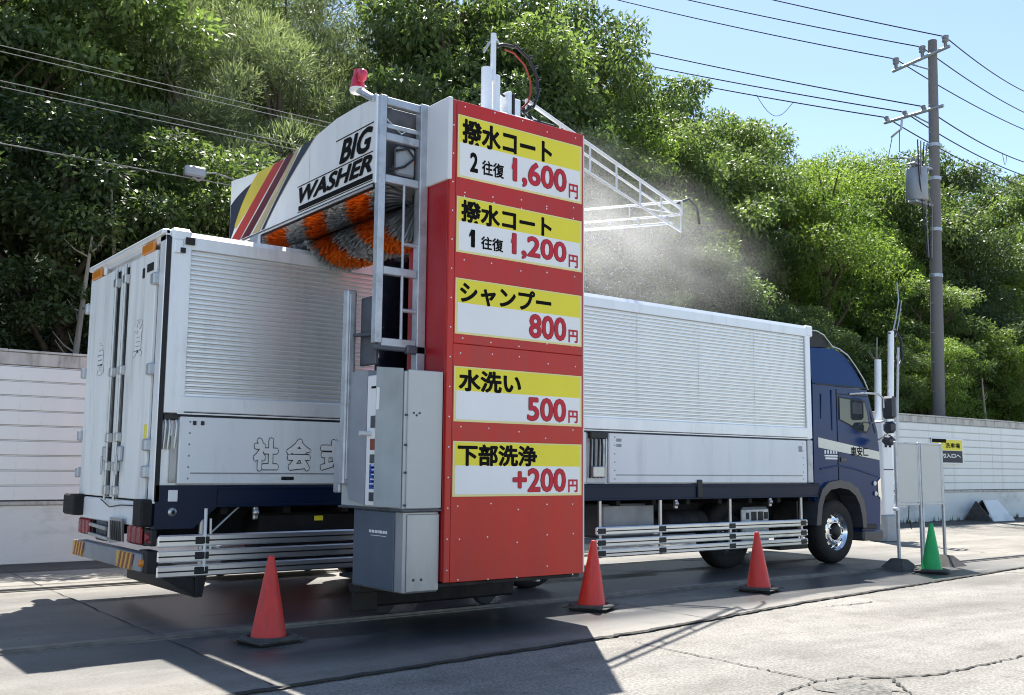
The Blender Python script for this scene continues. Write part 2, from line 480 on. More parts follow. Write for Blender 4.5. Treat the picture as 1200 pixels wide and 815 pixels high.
def text_obj(txt, name, rect, plane, off, m, parent, bold=.02, ext=.0015, shear=0, outline=None):
    """lettering fitted into rect (a0,a1,z0,z1); plane 'y-' faces -Y (a = x), 'x-' faces -X (a = y, running from high y to low y)"""
    def build(nm):
        c = bpy.data.curves.new(nm, 'FONT')
        c.body = txt; c.size = 1; c.extrude = 0
        c.offset = .006
        c.resolution_u = 3
        c.shear = shear
        ob = bpy.data.objects.new(nm + '_tmp', c)
        COL.objects.link(ob)
        bpy.context.view_layer.update()
        me = bpy.data.meshes.new_from_object(ob.evaluated_get(bpy.context.evaluated_depsgraph_get()))
        bpy.data.objects.remove(ob)
        bpy.data.curves.remove(c)
        n = len(me.vertices)
        co = np.empty(n * 3, 'f'); me.vertices.foreach_get('co', co); co = co.reshape(-1, 3)
        F = [tuple(p.vertices) for p in me.polygons]
        bpy.data.meshes.remove(me)
        return co, F
    co, F = build(name)
    a0, a1, z0, z1 = rect
    def place(wt, o_off, mm, nm):
        # heavier strokes: the outline is repeated on a small ring, each copy a hair further out
        dirs = [(0, 0)] + ([(wt * math.cos(2 * PI * k / 8), wt * math.sin(2 * PI * k / 8)) for k in range(8)] if wt > 0 else [])
        mn = co.min(0) - bold; mxx = co.max(0) + bold
        Vs, Fs = [], []
        for k, (dx, dy) in enumerate(dirs):
            u = (co[:, 0] + dx - mn[0]) / (mxx[0] - mn[0]); v = (co[:, 1] + dy - mn[1]) / (mxx[1] - mn[1])
            P = np.zeros_like(co)
            o_ = o_off - .00012 * k
            if plane == 'y-':
                P[:, 0] = a0 + u * (a1 - a0); P[:, 1] = o_; P[:, 2] = z0 + v * (z1 - z0)
            else:
                P[:, 1] = a0 + u * (a1 - a0); P[:, 0] = o_; P[:, 2] = z0 + v * (z1 - z0)
            base = len(Vs)
            Vs += P.tolist(); Fs += [tuple(i + base for i in f) for f in F]
        me = bpy.data.meshes.new(nm)
        me.from_pydata(Vs, [], Fs)
        me.materials.append(M[mm])
        o = bpy.data.objects.new(nm, me); COL.objects.link(o)
        if parent: o.parent = parent
        return o
    res = place(bold, off, m, name)
    if outline:
        place(bold + outline[0], off + .0016, outline[1], name + '_outline')
    return res

# ------------------------------------------------------------------ ground
def kerb_y(x):
    pts = [(-30, -6.2), (-0.35, -3.27), (3.59, -2.97), (6.5, -2.55), (13.06, -1.91), (40, .2)]
    for (a, b), (c, d) in zip(pts, pts[1:]):
        if x <= c: return b + (d - b) * (x - a) / (c - a)
    return d
g = MB().add([(-300, -300, 0), (400, -300, 0), (400, 400, 0), (-300, 400, 0)], [(0, 1, 2, 3)]).obj('ground', 'asphalt', loc=(0, 0, -0.012))
g['kind'] = 'structure'
xs = [-40, -30, -0.35, 3.59, 6.5, 13.06, 40, 80]
top = [(x, kerb_y(x), 0) for x in xs]
bot = [(x, 6.62, 0) for x in xs]
n = len(xs)
pad = MB().add(top + bot + [(x, kerb_y(x) - .012, -.02) for x in xs], [(i, i + 1, n + i + 1, n + i) for i in range(n - 1)] + [(2 * n + i, 2 * n + i + 1, i + 1, i) for i in range(n - 1)])
pad = pad.obj('wash_pad', 'pad', loc=(0, 0, 0)); pad['kind'] = 'structure'
rnd = random.Random(4)
# kerb joint: a dark open joint that widens and narrows, on the asphalt in front of the pad
def strip(path, w, z, jitter=.4, step=.12, seed=1, sink=0):
    R = random.Random(seed)
    P = [Vector((*p, z)) for p in path]
    pts = []
    for a, b in zip(P, P[1:]):
        k = max(1, int((b - a).length / step))
        pts += [a.lerp(b, i / k) for i in range(k)]
    pts.append(P[-1])
    vs, fs = [], []
    for i, p in enumerate(pts):
        d = (pts[min(i + 1, len(pts) - 1)] - pts[max(0, i - 1)]).normalized()
        nn = Vector((-d.y, d.x, 0))
        o = nn * R.gauss(0, w * jitter)
        ww = w * R.uniform(1 - jitter, 1 + jitter) / 2
        vs += [p + o - nn * ww, p + o + nn * ww]
    for i in range(len(pts) - 1): fs.append((2 * i, 2 * i + 2, 2 * i + 3, 2 * i + 1))
    return vs, fs
mb = MB()
mb.add(*strip([(x, kerb_y(x) - .03) for x in (-6, -0.35, 3.59, 6.5, 13.06, 30)], .062, .0045, .14, .07, 2))
o = mb.obj('pad_joint', 'crack'); o['kind'] = 'structure'
mb = MB()
mb.add(*strip([(3.05, -3.35), (3.02, -4.46), (2.99, -5.25)], .012, -.0045, .7, .05, 3))
mb.add(*strip([(3.3, -5.38), (3.9, -5.62), (5.2, -5.63), (7.2, -5.35), (10, -5.2)], .022, -.0045, .6, .05, 4))
mb.add(*strip([(2.99, -5.25), (2.5, -5.33), (2.2, -5.42), (1.5, -5.7)], .013, -.0045, .7, .04, 5))
mb.add(*strip([(3.0, -5.25), (3.4, -5.3), (3.5, -5.5), (3.1, -5.9), (2.9, -6.5)], .016, -.0045, .7, .04, 6))
mb.add(*strip([(6.4, -2.9), (7.0, -3.0), (7.2, -2.95)], .02, -.0045, .7, .04, 7))
for a, b in (((11.8, -2.2), (19, -4.2)), ((19, -1.9), (20.5, -6.5))):
    mb.add(*strip([a, b], .018, -.0045, .9, .1, 8))
o = mb.obj('asphalt_crack', 'crack'); o['kind'] = 'structure'
pp = []
R = random.Random(9)
for k in range(26):
    a = 2 * PI * k / 26
    pp.append((2.96 + .30 * math.cos(a) * R.uniform(.6, 1.25), -5.60 + .26 * math.sin(a) * R.uniform(.55, 1.3), -.0065))
o = MB().add(pp, [tuple(range(26))]).obj('gravel_patch', 'patch'); o['kind'] = 'structure'
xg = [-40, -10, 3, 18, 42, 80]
o = MB().add([(x, 5.35 + .12 * math.sin(x), .004) for x in xg] + [(x, 6.62, .004) for x in xg], [(i, i + 1, 7 + i, 6 + i) for i in range(5)]).obj('fence_shade_strip', 'fence_shade'); o['kind'] = 'structure'  # fence's shadow painted on the ground as a dark strip
# concrete joints on the pad
mb = MB()
for x in (-4.4, -0.2, 4.6, 9.2, 14.0, 19.0, 24.0, 29.0):
    mb.add(*strip([(x, kerb_y(x) + .05), (x + .1, 6.5)], .009, .0045, .7, .2, int(x * 7) & 255))
mb.add(*strip([(-12, 3.75), (40, 3.75)], .012, .0048, .7, .2, 33))
o = mb.obj('slab_joint', 'crack'); o['kind'] = 'structure'
# steel guide rails for the travelling machine, set flush in concrete strips
for yy in (-.95, 3.2):
    mb = MB().box(-3.0, 15.5, yy - .05, yy + .05, 0.0, .035).box(-3.0, 15.5, yy - .09, yy + .09, 0.0, .012)
    tag(mb.obj('guide_rail', 'steel_plate'), 'worn steel guide rail in the pad under the price tower' if yy < 0 else
        'steel guide rail in the pad on the far side of the truck', 'rail', 'guide rails of the washing machine')

# ------------------------------------------------------------------ hillside
vs, fs = [], []
NX, NY = 60, 26
R = random.Random(3)
for j in range(NY):
    y = 7.3 + j * 3.2
    for i in range(NX):
        x = -60 + i * 4.0
        z = max(0, min(24, (y - 7.6) * .5)) + (R.uniform(-.35, .35) if j > 0 else 0)
        if j == 0: z = -.02
        vs.append((x, y, z))
for j in range(NY - 1):
    for i in range(NX - 1):
        a = j * NX + i
        fs.append((a, a + 1, a + NX + 1, a + NX))
o = MB().add(vs, fs).obj('hillside', 'forest_floor'); o['kind'] = 'structure'
def gz(y): return max(0, min(16, (y - 7.6) * .5))

# ------------------------------------------------------------------ fence
FY = 6.60
fence = thing('boundary_fence', 'long white boarded fence on a white concrete plinth behind the truck', 'fence', (0, FY, 0))
MB().bbox(-10, 44, 0.0, .22, 0, .86, .012).obj('plinth', 'plinth', fence)
MB().bbox(-10, 44, -.03, .20, .862, .915, .006).obj('sill', 'fence_cap', fence)
MB().box(-10, 44, .05, .09, .92, 3.10).obj('backing_sheet', 'fence_gap', fence)
PWID, BH = 3.0, 0.2215
bm_ = MB().bbox(0, PWID - .012, 0, .045, .011, BH - .011, .007).mesh('board', 'fence_board')
lip = MB().bbox(0, PWID - .012, .018, .045, -.006, .008, .003).mesh('lip', 'fence_board')
R = random.Random(12)
rows_ = [.925 + BH * k for k in range(9)]
for i in range(18):
    x = -10 + i * PWID
    for z in rows_:
        inst(bm_, 'board', fence, (x, R.uniform(-.004, .004), z))
topb = MB().bbox(0, PWID - .012, 0, .05, .012, .20, .01).mesh('top_board', 'fence_cap')
for i in range(18):
    inst(topb, 'top_board', fence, (-10 + i * PWID, -.004, 2.925))
mb = MB()
for z in rows_[1:] + [2.92]: mb.bbox(-10, 44, .02, .052, z - .006, z + .007, .002)
mb.obj('lip_strip', 'fence_board', fence)
mb = MB(); R = random.Random(2)
for i in range(60):
    x = -10 + i * .9
    mb.bbox(x, x + .895, -.02, .10, 3.13, 3.16 + R.uniform(0, .014), .004)
mb.obj('coping', 'fence_cap', fence)
# sign on the fence
s = thing('fence_notice', 'yellow and navy notice plate fixed to the white fence beyond the blank board', 'sign', (0, FY - .05, 0))
MB().box(25.3, 27.1, 0, .03, 1.72, 2.50).obj('plate', 'sign_white', s)
MB().box(25.33, 27.03, -.004, .001, 2.13, 2.45).obj('yellow_field', 'sign_yellow', s)
MB().box(25.33, 27.03, -.004, .001, 1.76, 2.12).obj('navy_field', 'navy', s)
MB().box(25.3, 26.1, -.008, -.0045, 2.36, 2.47).obj('top_bar', 'print_black', s)
text_obj('洗車場', 'lettering', (26.05, 26.9, 2.2, 2.36), 'y-', -.006, 'print_black', s, .02)
text_obj('受付入口へ', 'lettering', (25.5, 26.92, 1.9, 2.04), 'y-', -.006, 'sign_white', s, .03)
# A-frame leaning by the fence
s = thing('folded_stand', 'small grey weathered A-shaped stand on the ground against the fence', 'stand', (27.8, 6.1, 0))
mb = MB().hexa([(-.75, -.45, 0), (.55, -.45, 0), (.55, -.41, 0), (-.75, -.41, 0), (-.45, .0, .62), (.4, .0, .62), (.4, .04, .62), (-.45, .04, .62)])
mb.obj('front_panel', 'plinth', s)
MB().hexa([(-.75, .45, 0), (.55, .45, 0), (.55, .49, 0), (-.75, .49, 0), (-.45, .05, .62), (.4, .05, .62), (.4, .09, .62), (-.45, .09, .62)]).obj('rear_panel', 'block', s)
mb = MB().prism([(-.45, 0.0), (.45, 0.0), (.05, .6)], 0, -.86, -.80)
mb.obj('side_gusset', 'block', s)

# ------------------------------------------------------------------ truck
T = thing('box_truck', 'long aluminium wing box truck with blue cab standing under the washing machine', 'truck', (0, 0, 0))
BW = 2.58     # box width
def P(name, mb, m, parent=None, label=None): return mb.obj(name, m, parent or T, None, label)
P('box_body', MB().bbox(.03, 10.26, .045, BW - .03, 1.24, 3.70, .01), 'alu_frame')
# corrugated wing panels
def corr(w, z0, z1, pitch=.0485, d=.030):
    prof = []
    z = z0
    while z < z1 - pitch * .5:
        prof += [(0.003, z), (0.0, z + pitch * .12), (0.0, z + pitch * .50), (.004, z + pitch * .58), (d, z + pitch * .66), (d, z + pitch * .90)]
        z += pitch
    prof.append((0.0, z1))
    vs = [(0, y, z) for y, z in prof] + [(w, y, z) for y, z in prof]
    n = len(prof)
    mb = MB()
    for i in range(n - 1):
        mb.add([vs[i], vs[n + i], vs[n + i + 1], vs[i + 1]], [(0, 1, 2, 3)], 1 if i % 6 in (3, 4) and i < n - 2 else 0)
    return mb
pw = (10.16 - .245) / 8
cm = corr(pw - .006, 2.14, 3.60).mesh('wing_panel', ['alu_wing', 'groove_shade'])
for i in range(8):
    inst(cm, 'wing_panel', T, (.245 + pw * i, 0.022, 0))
P('roof_rail', MB().prism([(-0.004, 3.60), (-0.004, 3.72), (.035, 3.775), (.14, 3.79), (.14, 3.60)], 0, .16, 10.2), 'alu_frame')
P('roof_panel', MB().bbox(.02, 10.26, .10, BW - .06, 3.70, 3.772, .01), 'alu_frame')
P('roof_rail', MB().bbox(.16, 10.2, BW - .12, BW, 3.60, 3.78, .02), 'alu_frame')
P('wing_lower_rail', MB().bbox(.17, 10.25, -.004, .06, 1.985, 2.14, .008).box(.17, 10.25, .0, .05, 1.962, 1.976), 'alu_frame')
P('corner_panel', MB().bbox(.035, .24, -.002, .05, 1.97, 3.71, .006), 'alu_frame')
P('corner_cap', MB().bbox(0.03, .24, -.012, .12, 3.66, 3.80, .03).bbox(.06, .15, -.02, .02, 3.54, 3.68, .01), 'alu_frame')
P('corner_latch', MB().box(.17, .26, -.03, -.01, 3.64, 3.71).box(.12, .17, -.03, -.01, 3.55, 3.60), 'black')
P('front_corner_post', MB().bbox(10.165, 10.29, -.006, .08, 1.97, 3.74, .01), 'alu_frame')
P('front_corner_cap', MB().bbox(10.2, 10.36, -.014, .1, 3.60, 3.78, .02), 'alu_frame')
P('front_corner_post', MB().bbox(10.165, 10.29, -.006, .08, 1.28, 1.95, .01), 'galv')
P('seal_strip', MB().box(.17, 10.25, .004, .03, 1.94, 1.985), 'black')
# lower gates
def gate(x0, x1):
    o = P('gate_panel', MB().bbox(x0, x1, 0.0, .04, 1.283, 1.945, .012), 'gate_white')
    MB().bbox(x0 + .12, x1 - .12, -.0055, -.0005, 1.385, 1.398, .002).obj('crease', 'bumper_grey', o)
    for e in (x0 + .10, x1 - .10):
        mb = MB()
        for k in range(6): mb.lathe([(0, -.004), (.009, -.003), (.011, 0)], (e, 0, 1.34 + k * .11), 1, 8)
        mb.obj('rivet', 'bumper_grey', o)
    return o
g1 = gate(.205, 5.50)
g2 = gate(5.90, 10.14)
for x in (.33, .41): P('gate_bolt', MB().bbox(x, x + .035, -.012, 0, 1.86, 1.90, .004), 'dark_rod')
P('latch', MB().bbox(1.28, 1.42, -.012, 0, 1.325, 1.36, .006), 'dark_rod')
for t_, a, b in (('社', .97, 1.24), ('会', 1.33, 1.61), ('式', 1.72, 1.97)):
    text_obj(t_, 'lettering', (a, b, 1.42, 1.75), 'y-', -.0045, 'sign_white', g1, .04, outline=(.028, 'black'))
# hinge hardware between the gates
mid = P('gate_post', MB().bbox(5.53, 5.87, .03, .09, 1.28, 1.94, .01), 'galv')
for x in (5.56, 5.62, 5.70, 5.76, 5.83):
    MB().tube([(x, .0, 1.93), (x, -.02, 1.75 + (x * 37 % 1) * .1), (x, .0, 1.35)], .014, 6).obj('latch_rod', 'rod_steel' if int(x * 100) % 2 else 'dark_rod', mid)
MB().bbox(5.55, 5.86, -.03, .03, 1.86, 1.95, .01).obj('hinge_block', 'dark_rod', mid)
MB().bbox(5.60, 5.80, -.03, .03, 1.36, 1.50, .01).obj('latch_plate', 'rod_steel', mid)
P('gate_plate', MB().box(6.03, 6.12, -.003, 0, 1.83, 1.87).box(6.03, 6.12, -.003, 0, 1.76, 1.80), 'bumper_grey')
P('gate_plate', MB().box(9.93, 10.02, -.003, 0, 1.76, 1.85), 'bumper_grey')
# rear corner latch hardware
c = P('rear_corner_recess', MB().box(.03, .195, .06, .08, 1.28, 1.97), 'galv')
for x in (.06, .10, .165):
    MB().tube([(x, .03, 1.95), (x + .01, .0, 1.85), (x, .02, 1.62)], .014, 6).obj('latch_rod', 'rod_steel', c)
MB().bbox(.04, .19, .0, .05, 1.90, 1.965, .01).obj('hinge_block', 'dark_rod', c)
MB().bbox(.13, .19, .01, .05, 1.3, 1.75, .004).obj('stay', 'fence_cap', c)
# blue sub-rail with deeper rear corner
P('side_rail', MB().bbox(.6, 10.45, .0, .10, 1.055, 1.275, .012).bbox(.6, 10.45, -.012, .02, 1.235, 1.262, .004).bbox(.6, 10.45, -.012, .02, 1.06, 1.085, .004), 'navy')
rc = P('rear_skirt', MB().prism([(.0, .86), (.38, .86), (.602, 1.055), (.602, 1.275), (.0, 1.275)], 1, -.006, .10), 'navy')
MB().bbox(.12, .21, -.02, -.004, 1.12, 1.23, .004).obj('marker_plate', 'sign_white', rc)
MB().lathe([(0, -.025), (.035, -.022), (.045, -.004)], (.17, 0, 1.02), 1, 14).obj('marker_lamp', 'rod_steel', rc)
MB().lathe([(0, -.027), (.018, -.026), (.018, -.023)], (.17, 0, 1.02), 1, 10).obj('lamp_socket', 'black', rc)
for k in range(5):
    x = 1.0 + k * 2.05
    P('rail_bracket', MB().bbox(x, x + .05, .0, .05, .93, 1.06, .01).lathe([(0, -.03), (.03, -.02), (.035, .0)], (x + .02, 0.0, 1.0), 1, 10), 'rod_steel')
P('marker_label', MB().bbox(1.70, 1.80, .05, .06, .90, .95, .003), 'sign_yellow')
P('side_clip', MB().bbox(7.58, 7.68, -.03, .0, 1.08, 1.33, .01), 'dark_rod')
# deck underside & chassis
P('deck', MB().box(.03, 10.3, .10, BW - .05, 1.09, 1.24), 'chassis')
P('chassis_rail', MB().bbox(.2, 12.0, .75, .85, .72, 1.05, .01), 'chassis')
P('chassis_rail', MB().bbox(.2, 12.0, 1.65, 1.75, .72, 1.05, .01), 'chassis')
for k in range(14):
    P('cross_member', MB().bbox(.7 + k * .68, .78 + k * .68, .12, BW - .12, .98, 1.085, .008), 'chassis')
P('side_box', MB().bbox(6.0, 7.0, .25, .7, .55, 1.0, .03), 'bumper_grey')
P('air_tank', MB().lathe([(0, 7.3), (.16, 7.32), (.17, 7.36), (.17, 8.1), (.16, 8.14), (0, 8.16)], (0, .45, .72), 0, 16), 'chassis')
P('tool_box', MB().bbox(1.2, 2.6, .3, .7, .45, .98, .03), 'chassis')
P('step_panel', MB().bbox(8.78, 9.40, .16, .26, .34, .92, .04), 'galv')
ob_ = P('step_panel_vent', MB().box(8.84, 8.90, .15, .158, .74, .84).box(8.96, 9.07, .15, .158, .72, .85).box(9.12, 9.22, .15, .158, .72, .85).box(9.26, 9.34, .15, .158, .74, .84), 'black')
# side guards
def guard(x0, x1, zs, posts, hh):
    for z in zs:
        o = P('side_guard', MB().bbox(x0, x1, -.03, .0, z - hh, z + hh, .014), 'rail_metal')
        MB().box(x0 + .01, x1 - .01, -.0325, -.0295, z - .008, z + .006).obj('groove', 'dark_rod', o)
    for x in posts:
        P('guard_post', MB().bbox(x, x + .045, .0, .04, zs[-1] - .06, 1.06, .006), 'rod_steel')
        for z in zs:
            P('guard_clamp', MB().bbox(x - .05, x + .09, -.036, .0, z - .035, z + .035, .006), 'dark_rod')
guard(.04, 3.2, (.745, .60, .458), (.45, 2.6), .058)
guard(5.64, 10.08, (.67, .52, .385), (5.72, 6.84, 8.28, 9.95), .052)
P('brace', MB().tube([(.55, .05, .78), (.86, .05, 1.06)], .012, 6), 'rod_steel')
P('white_stay', MB().tube([(.50, -.02, .45), (.495, -.02, 1.05)], .017, 8).tube([(.56, -.01, .6), (.555, .0, .95)], .012, 8), 'sign_white')
# wheels
def wheel(x, y, side, r=.505, chrome=True, name='wheel'):
    """side -1: outer face towards -Y"""
    w = bpy.data.objects.new(name, None); COL.objects.link(w); w.parent = T; w.location = (x, y, r)
    s_ = side
    tw = .27
    prof = [(.30, .0), (.33, -.01), (.42, -.012), (.475, .01), (r, .05), (r, tw - .05), (.47, tw), (.3, tw)]
    mb = MB().lathe([(a, -s_ * b) for a, b in prof], (0, 0, 0), 1, 40)
    for q in (.10, .135, .17):
        mb.lathe([(r + .001, -s_ * (q - .004)), (r - .012, -s_ * q), (r + .001, -s_ * (q + .004))], (0, 0, 0), 1, 40)
    mb.obj('tyre', 'rubber', w)
    rm = 'chrome' if chrome else 'galv_dark'
    mb = MB().lathe([(.30, 0.0), (.292, -s_ * .015), (.275, -s_ * .03), (.27, -s_ * .09), (.2, -s_ * .035), (.15, -s_ * .03), (.14, -s_ * .03)], (0, 0, 0), 1, 40)
    mb.obj('rim', rm, w)
    mb = MB()
    for k in range(10):
        a = 2 * PI * k / 10
        mb.lathe([(0, s_ * .0), (.026, s_ * -.0), (.028, -s_ * .045)], (.235 * math.cos(a), -s_ * .048, .235 * math.sin(a)), 1, 10)
    mb.obj('hand_hole', 'black', w)
    mb = MB()
    for k in range(10):
        a = 2 * PI * (k + .5) / 10
        mb.lathe([(0, s_ * .01), (.014, s_ * .008), (.016, -s_ * .04)], (.165 * math.cos(a), 0, .165 * math.sin(a)), 1, 6)
    mb.obj('wheel_nut', 'chrome', w)
    MB().lathe([(0, s_ * .04), (.07, s_ * .035), (.10, s_ * .015), (.115, -s_ * .03)], (0, 0, 0), 1, 20).obj('hub', 'black' if chrome else 'galv_dark', w)
    return w
wheel(10.93, .05, -1)
wheel(10.93, 2.42, 1)
wheel(8.75, .40, -1, chrome=False)
for x in (3.55, 4.72):
    wheel(x, .12, -1, chrome=False); wheel(x, 2.38, 1, chrome=False)
P('axle', MB().tube([(10.93, .3, .5), (10.93, 2.3, .5)], .06, 8), 'chassis')
P('axle', MB().tube([(3.55, .3, .5), (3.55, 2.3, .5)], .06, 8).tube([(4.72, .3, .5), (4.72, 2.3, .5)], .06, 8), 'chassis')
P('wheel_arch', MB().prism([(3.0, .75), (3.05, 1.05), (5.3, 1.05), (5.35, .75), (5.25, .75), (5.2, .98), (3.15, .98), (3.1, .75)], 1, .1, .5), 'black')
P('mudflap', MB().bbox(9.98, 10.02, .1, .55, .35, 1.0, .004), 'black')
P('low_step', MB().bbox(9.55, 10.25, .1, .5, .26, .34, .01), 'black')

# rear end (faces -X)
P('door_frame', MB().bbox(-.02, .032, .0, .16, 1.10, 3.72, .006).bbox(-.02, .03, .0, BW, 3.66, 3.77, .006).bbox(-.02, .03, BW - .10, BW, 1.1, 3.66, .006), 'alu_frame')
P('door_seal', MB().box(-.012, .034, -.006, .012, 1.12, 3.70), 'black')
def door(y0, y1):
    d = P('rear_door', MB().bbox(-.035, .0, y0, y1, 1.13, 3.60, .008), 'door_white')
    return d
dL = door(1.42, BW - .05)
dR = door(.22, 1.06)
ctr = P('centre_door_strip', MB().bbox(-.03, .0, 1.10, 1.38, 1.13, 3.60, .006), 'door_white')
for y in (1.40, 1.08):
    MB().box(-.044, -.03, y - .03, y + .03, 1.14, 3.55).obj('door_gap', 'dark_rod', ctr)
    rr = MB().tube([(-.07, y, 1.10), (-.07, y, 3.58)], .016, 8).obj('lock_rod', 'rod_steel', ctr)
    for z in (3.42, 2.45, 1.75, 1.45, 1.2):
        MB().bbox(-.09, -.03, y - .05, y + .05, z - .05, z + .05, .012).obj('rod_bracket', 'rod_steel', ctr)
for y, sg in ((1.50, 1), (.98, -1)):
    MB().bbox(-.085, -.035, y - .05, y + .05, 1.50, 1.66, .015).bbox(-.10, -.08, y - .02, y + .02, 1.36, 1.56, .008).obj('lock_handle', 'galv', ctr)
for d, y in ((dL, BW - .02), (dR, .20)):
    for z in (3.28, 2.52, 1.80, 1.38) if y > 1 else (3.30, 2.40, 1.66, 1.40):
        MB().bbox(-.075, .0, y - .05, y + .06, z - .06, z + .06, .015).obj('hinge', 'galv', d)
MB().box(-.045, -.036, .28, .46, 3.40, 3.48).box(-.045, -.036, .55, .60, 3.36, 3.46).obj('door_plate', 'dark_rod', dR)
MB().box(-.04, -.0355, .24, .32, 1.72, 1.86).obj('door_label', 'sign_yellow', dR)
text_obj('貨', 'lettering', (.80, .52, 2.56, 2.94), 'x-', -.038, 'sign_white', dR, .02, outline=(.015, 'bumper_grey'))
text_obj('急', 'lettering', (2.10, 1.82, 2.46, 2.82), 'x-', -.038, 'sign_white', dL, .02, outline=(.015, 'bumper_grey'))
for y in (.28, 2.1):
    P('roof_marker', MB().bbox(-.05, -.02, y, y + .36, 3.60, 3.70, .01), 'tail_orange')
P('rear_drip_rail', MB().bbox(-.06, .03, .0, BW, 3.715, 3.775, .015), 'alu_frame')
P('marker_lens', MB().bbox(-.05, -.02, 1.92, 2.0, 3.60, 3.68, .01), 'sign_white')
P('rear_sill', MB().bbox(-.03, .05, .1, BW - .05, .87, 1.11, .012), 'gate_white')
for k in range(4):
    P('sill_cable', MB().tube([(-.05, 1.6 + k * .1, 1.10), (-.07, 1.2 + k * .05, 1.03), (-.05, .9, 1.06), (-.04, .4, 1.07)], .006, 5), 'cable_black') if k == 0 else None
P('dock_buffer', MB().bbox(-.14, .0, 2.32, 2.78, .90, 1.135, .02), 'rubber')
P('dock_buffer', MB().bbox(-.12, .0, .02, .28, .88, 1.14, .02), 'rubber')
def lights(y0, y1):
    b_ = P('tail_light', MB().bbox(-.01, .08, y0, y1, .69, .88, .01), 'black')
    w = (y1 - y0) / 3
    for k in range(3):
        MB().bbox(-.045, -.008, y0 + w * k + .012, y0 + w * (k + 1) - .012, .70, .87, .02).obj('lens', 'tail_red', b_)
lights(2.02, 2.46); lights(.22, .68)
P('number_plate_bracket', MB().bbox(-.02, .0, 1.45, 1.82, .66, .90, .006), 'galv_dark')
npl = P('number_plate', MB().hexa([(-.05, .78, .70), (-.05, 1.22, .66), (-.03, 1.22, .66), (-.03, .78, .70), (-.08, .72, .93), (-.08, 1.14, .93), (-.06, 1.14, .93), (-.06, .72, .93)]), 'rod_steel')
mb = MB()
for k in range(6): mb.hexa([(-.056 - .003, .82 + k * .06, .70), (-.056 - .003, .85 + k * .06, .70), (-.054, .85 + k * .06, .70), (-.054, .82 + k * .06, .70), (-.087, .77 + k * .06, .90), (-.087, .79 + k * .06, .90), (-.082, .79 + k * .06, .90), (-.082, .77 + k * .06, .90)])
mb.obj('number_marks', 'dark_rod', npl)
P('plate_bar', MB().tube([(-.06, 1.9, .82), (-.06, 1.3, .80)], .02, 8).tube([(-.06, 1.9, .72), (-.06, 1.2, .70)], .02, 8), 'rod_steel')
bmp = P('rear_bumper', MB().bbox(-.08, .06, .10, 2.46, .455, .625, .012), 'bumper_grey')
def hazard(y0, y1):
    b_ = MB().box(-.086, -.081, y0, y1, .46, .62).obj('hazard_board', 'hazard_yellow', bmp)
    for k in range(4):
        y = y0 + (y1 - y0) * (k + .15) / 4
        w = (y1 - y0) / 8.5
        MB().prism([(y, .462), (y + w, .462), (y + w - .07, .618), (y - .07, .618)], 0, -.088, -.0865).obj('hazard_stripe', 'hazard_red', bmp)
hazard(2.05, 2.46); hazard(.32, .82)
P('rear_side_lamp', MB().bbox(-.02, .04, .0, .20, .70, .86, .01), 'black')
P('round_lamp', MB().lathe([(0, -.045), (.04, -.04), (.05, -.01)], (0, .10, .78), 0, 14).lathe([(0, -.035), (.02, -.03), (.025, -.01)], (0, .03, .74), 0, 10), 'tail_red')
P('round_lamp', MB().bbox(-.05, .06, .0, .25, .45, .66, .01), 'black')
P('amber_lamp', MB().lathe([(0, -.085), (.035, -.08), (.045, -.05)], (0, .12, .54), 0, 14), 'tail_orange')
P('rear_mudflap', MB().bbox(.42, .46, -.02, 2.1, .20, .46, .004).bbox(.405, .42, .0, 2.08, .36, .39, .003), 'black')
P('rear_mudflap', MB().prism([(.0, .46), (.55, .46), (.50, .20), (.44, .20)], 1, .0, .03), 'black')

# cab
CW = 2.50
blue = [(10.50, .98), (10.34, 1.0), (10.36, 2.85), (11.86, 2.83), (11.97, 2.54), (12.13, 2.15), (12.17, 1.80), (12.17, 1.30), (12.14, .80), (12.10, .40),
        (11.62, .40), (11.60, .62), (11.57, .90), (11.43, 1.12), (11.20, 1.22), (10.93, 1.25), (10.66, 1.22), (10.52, 1.12)]
cab = P('cab_body', MB().prism(blue, 1, .02, CW), 'cab_blue')
defl = [(10.42, 2.86), (11.88, 2.86), (11.78, 3.03), (11.62, 3.25), (11.43, 3.41), (11.18, 3.50), (10.42, 3.46)]
vs = []
inset = [0, 0, .04, .07, .10, .13, .13]
near = [(x, .06 + q, z) for (x, z), q in zip(defl, inset)]
far = [(x, CW - .04 - q, z) for (x, z), q in zip(defl, inset)]
m_ = len(defl)
P('roof_deflector', MB().add(near + far, [tuple(range(m_)), tuple(reversed(range(m_, 2 * m_)))] + [(i, i + m_, (i + 1) % m_ + m_, (i + 1) % m_) for i in range(m_)]), 'cab_blue')
P('deflector_cap', MB().prism([(10.44, 3.47), (11.14, 3.52), (11.04, 3.62), (10.9, 3.70), (10.72, 3.74), (10.44, 3.72)], 1, .22, CW - .2), 'black')
P('deflector_trim', MB().tube([(10.55, .2, 3.75), (10.75, .2, 3.76), (10.95, .2, 3.71), (11.07, .2, 3.62), (11.16, .18, 3.53), (11.32, .16, 3.50), (11.5, .12, 3.40), (11.7, .09, 3.2), (11.84, .05, 3.0), (11.93, .04, 2.84)], .012, 6), 'rod_steel')
P('cab_gap', MB().box(10.30, 10.345, .12, CW - .1, 1.0, 3.5), 'black')
P('cab_visor_seam', MB().box(10.42, 11.88, .012, .03, 2.846, 2.866), 'black')
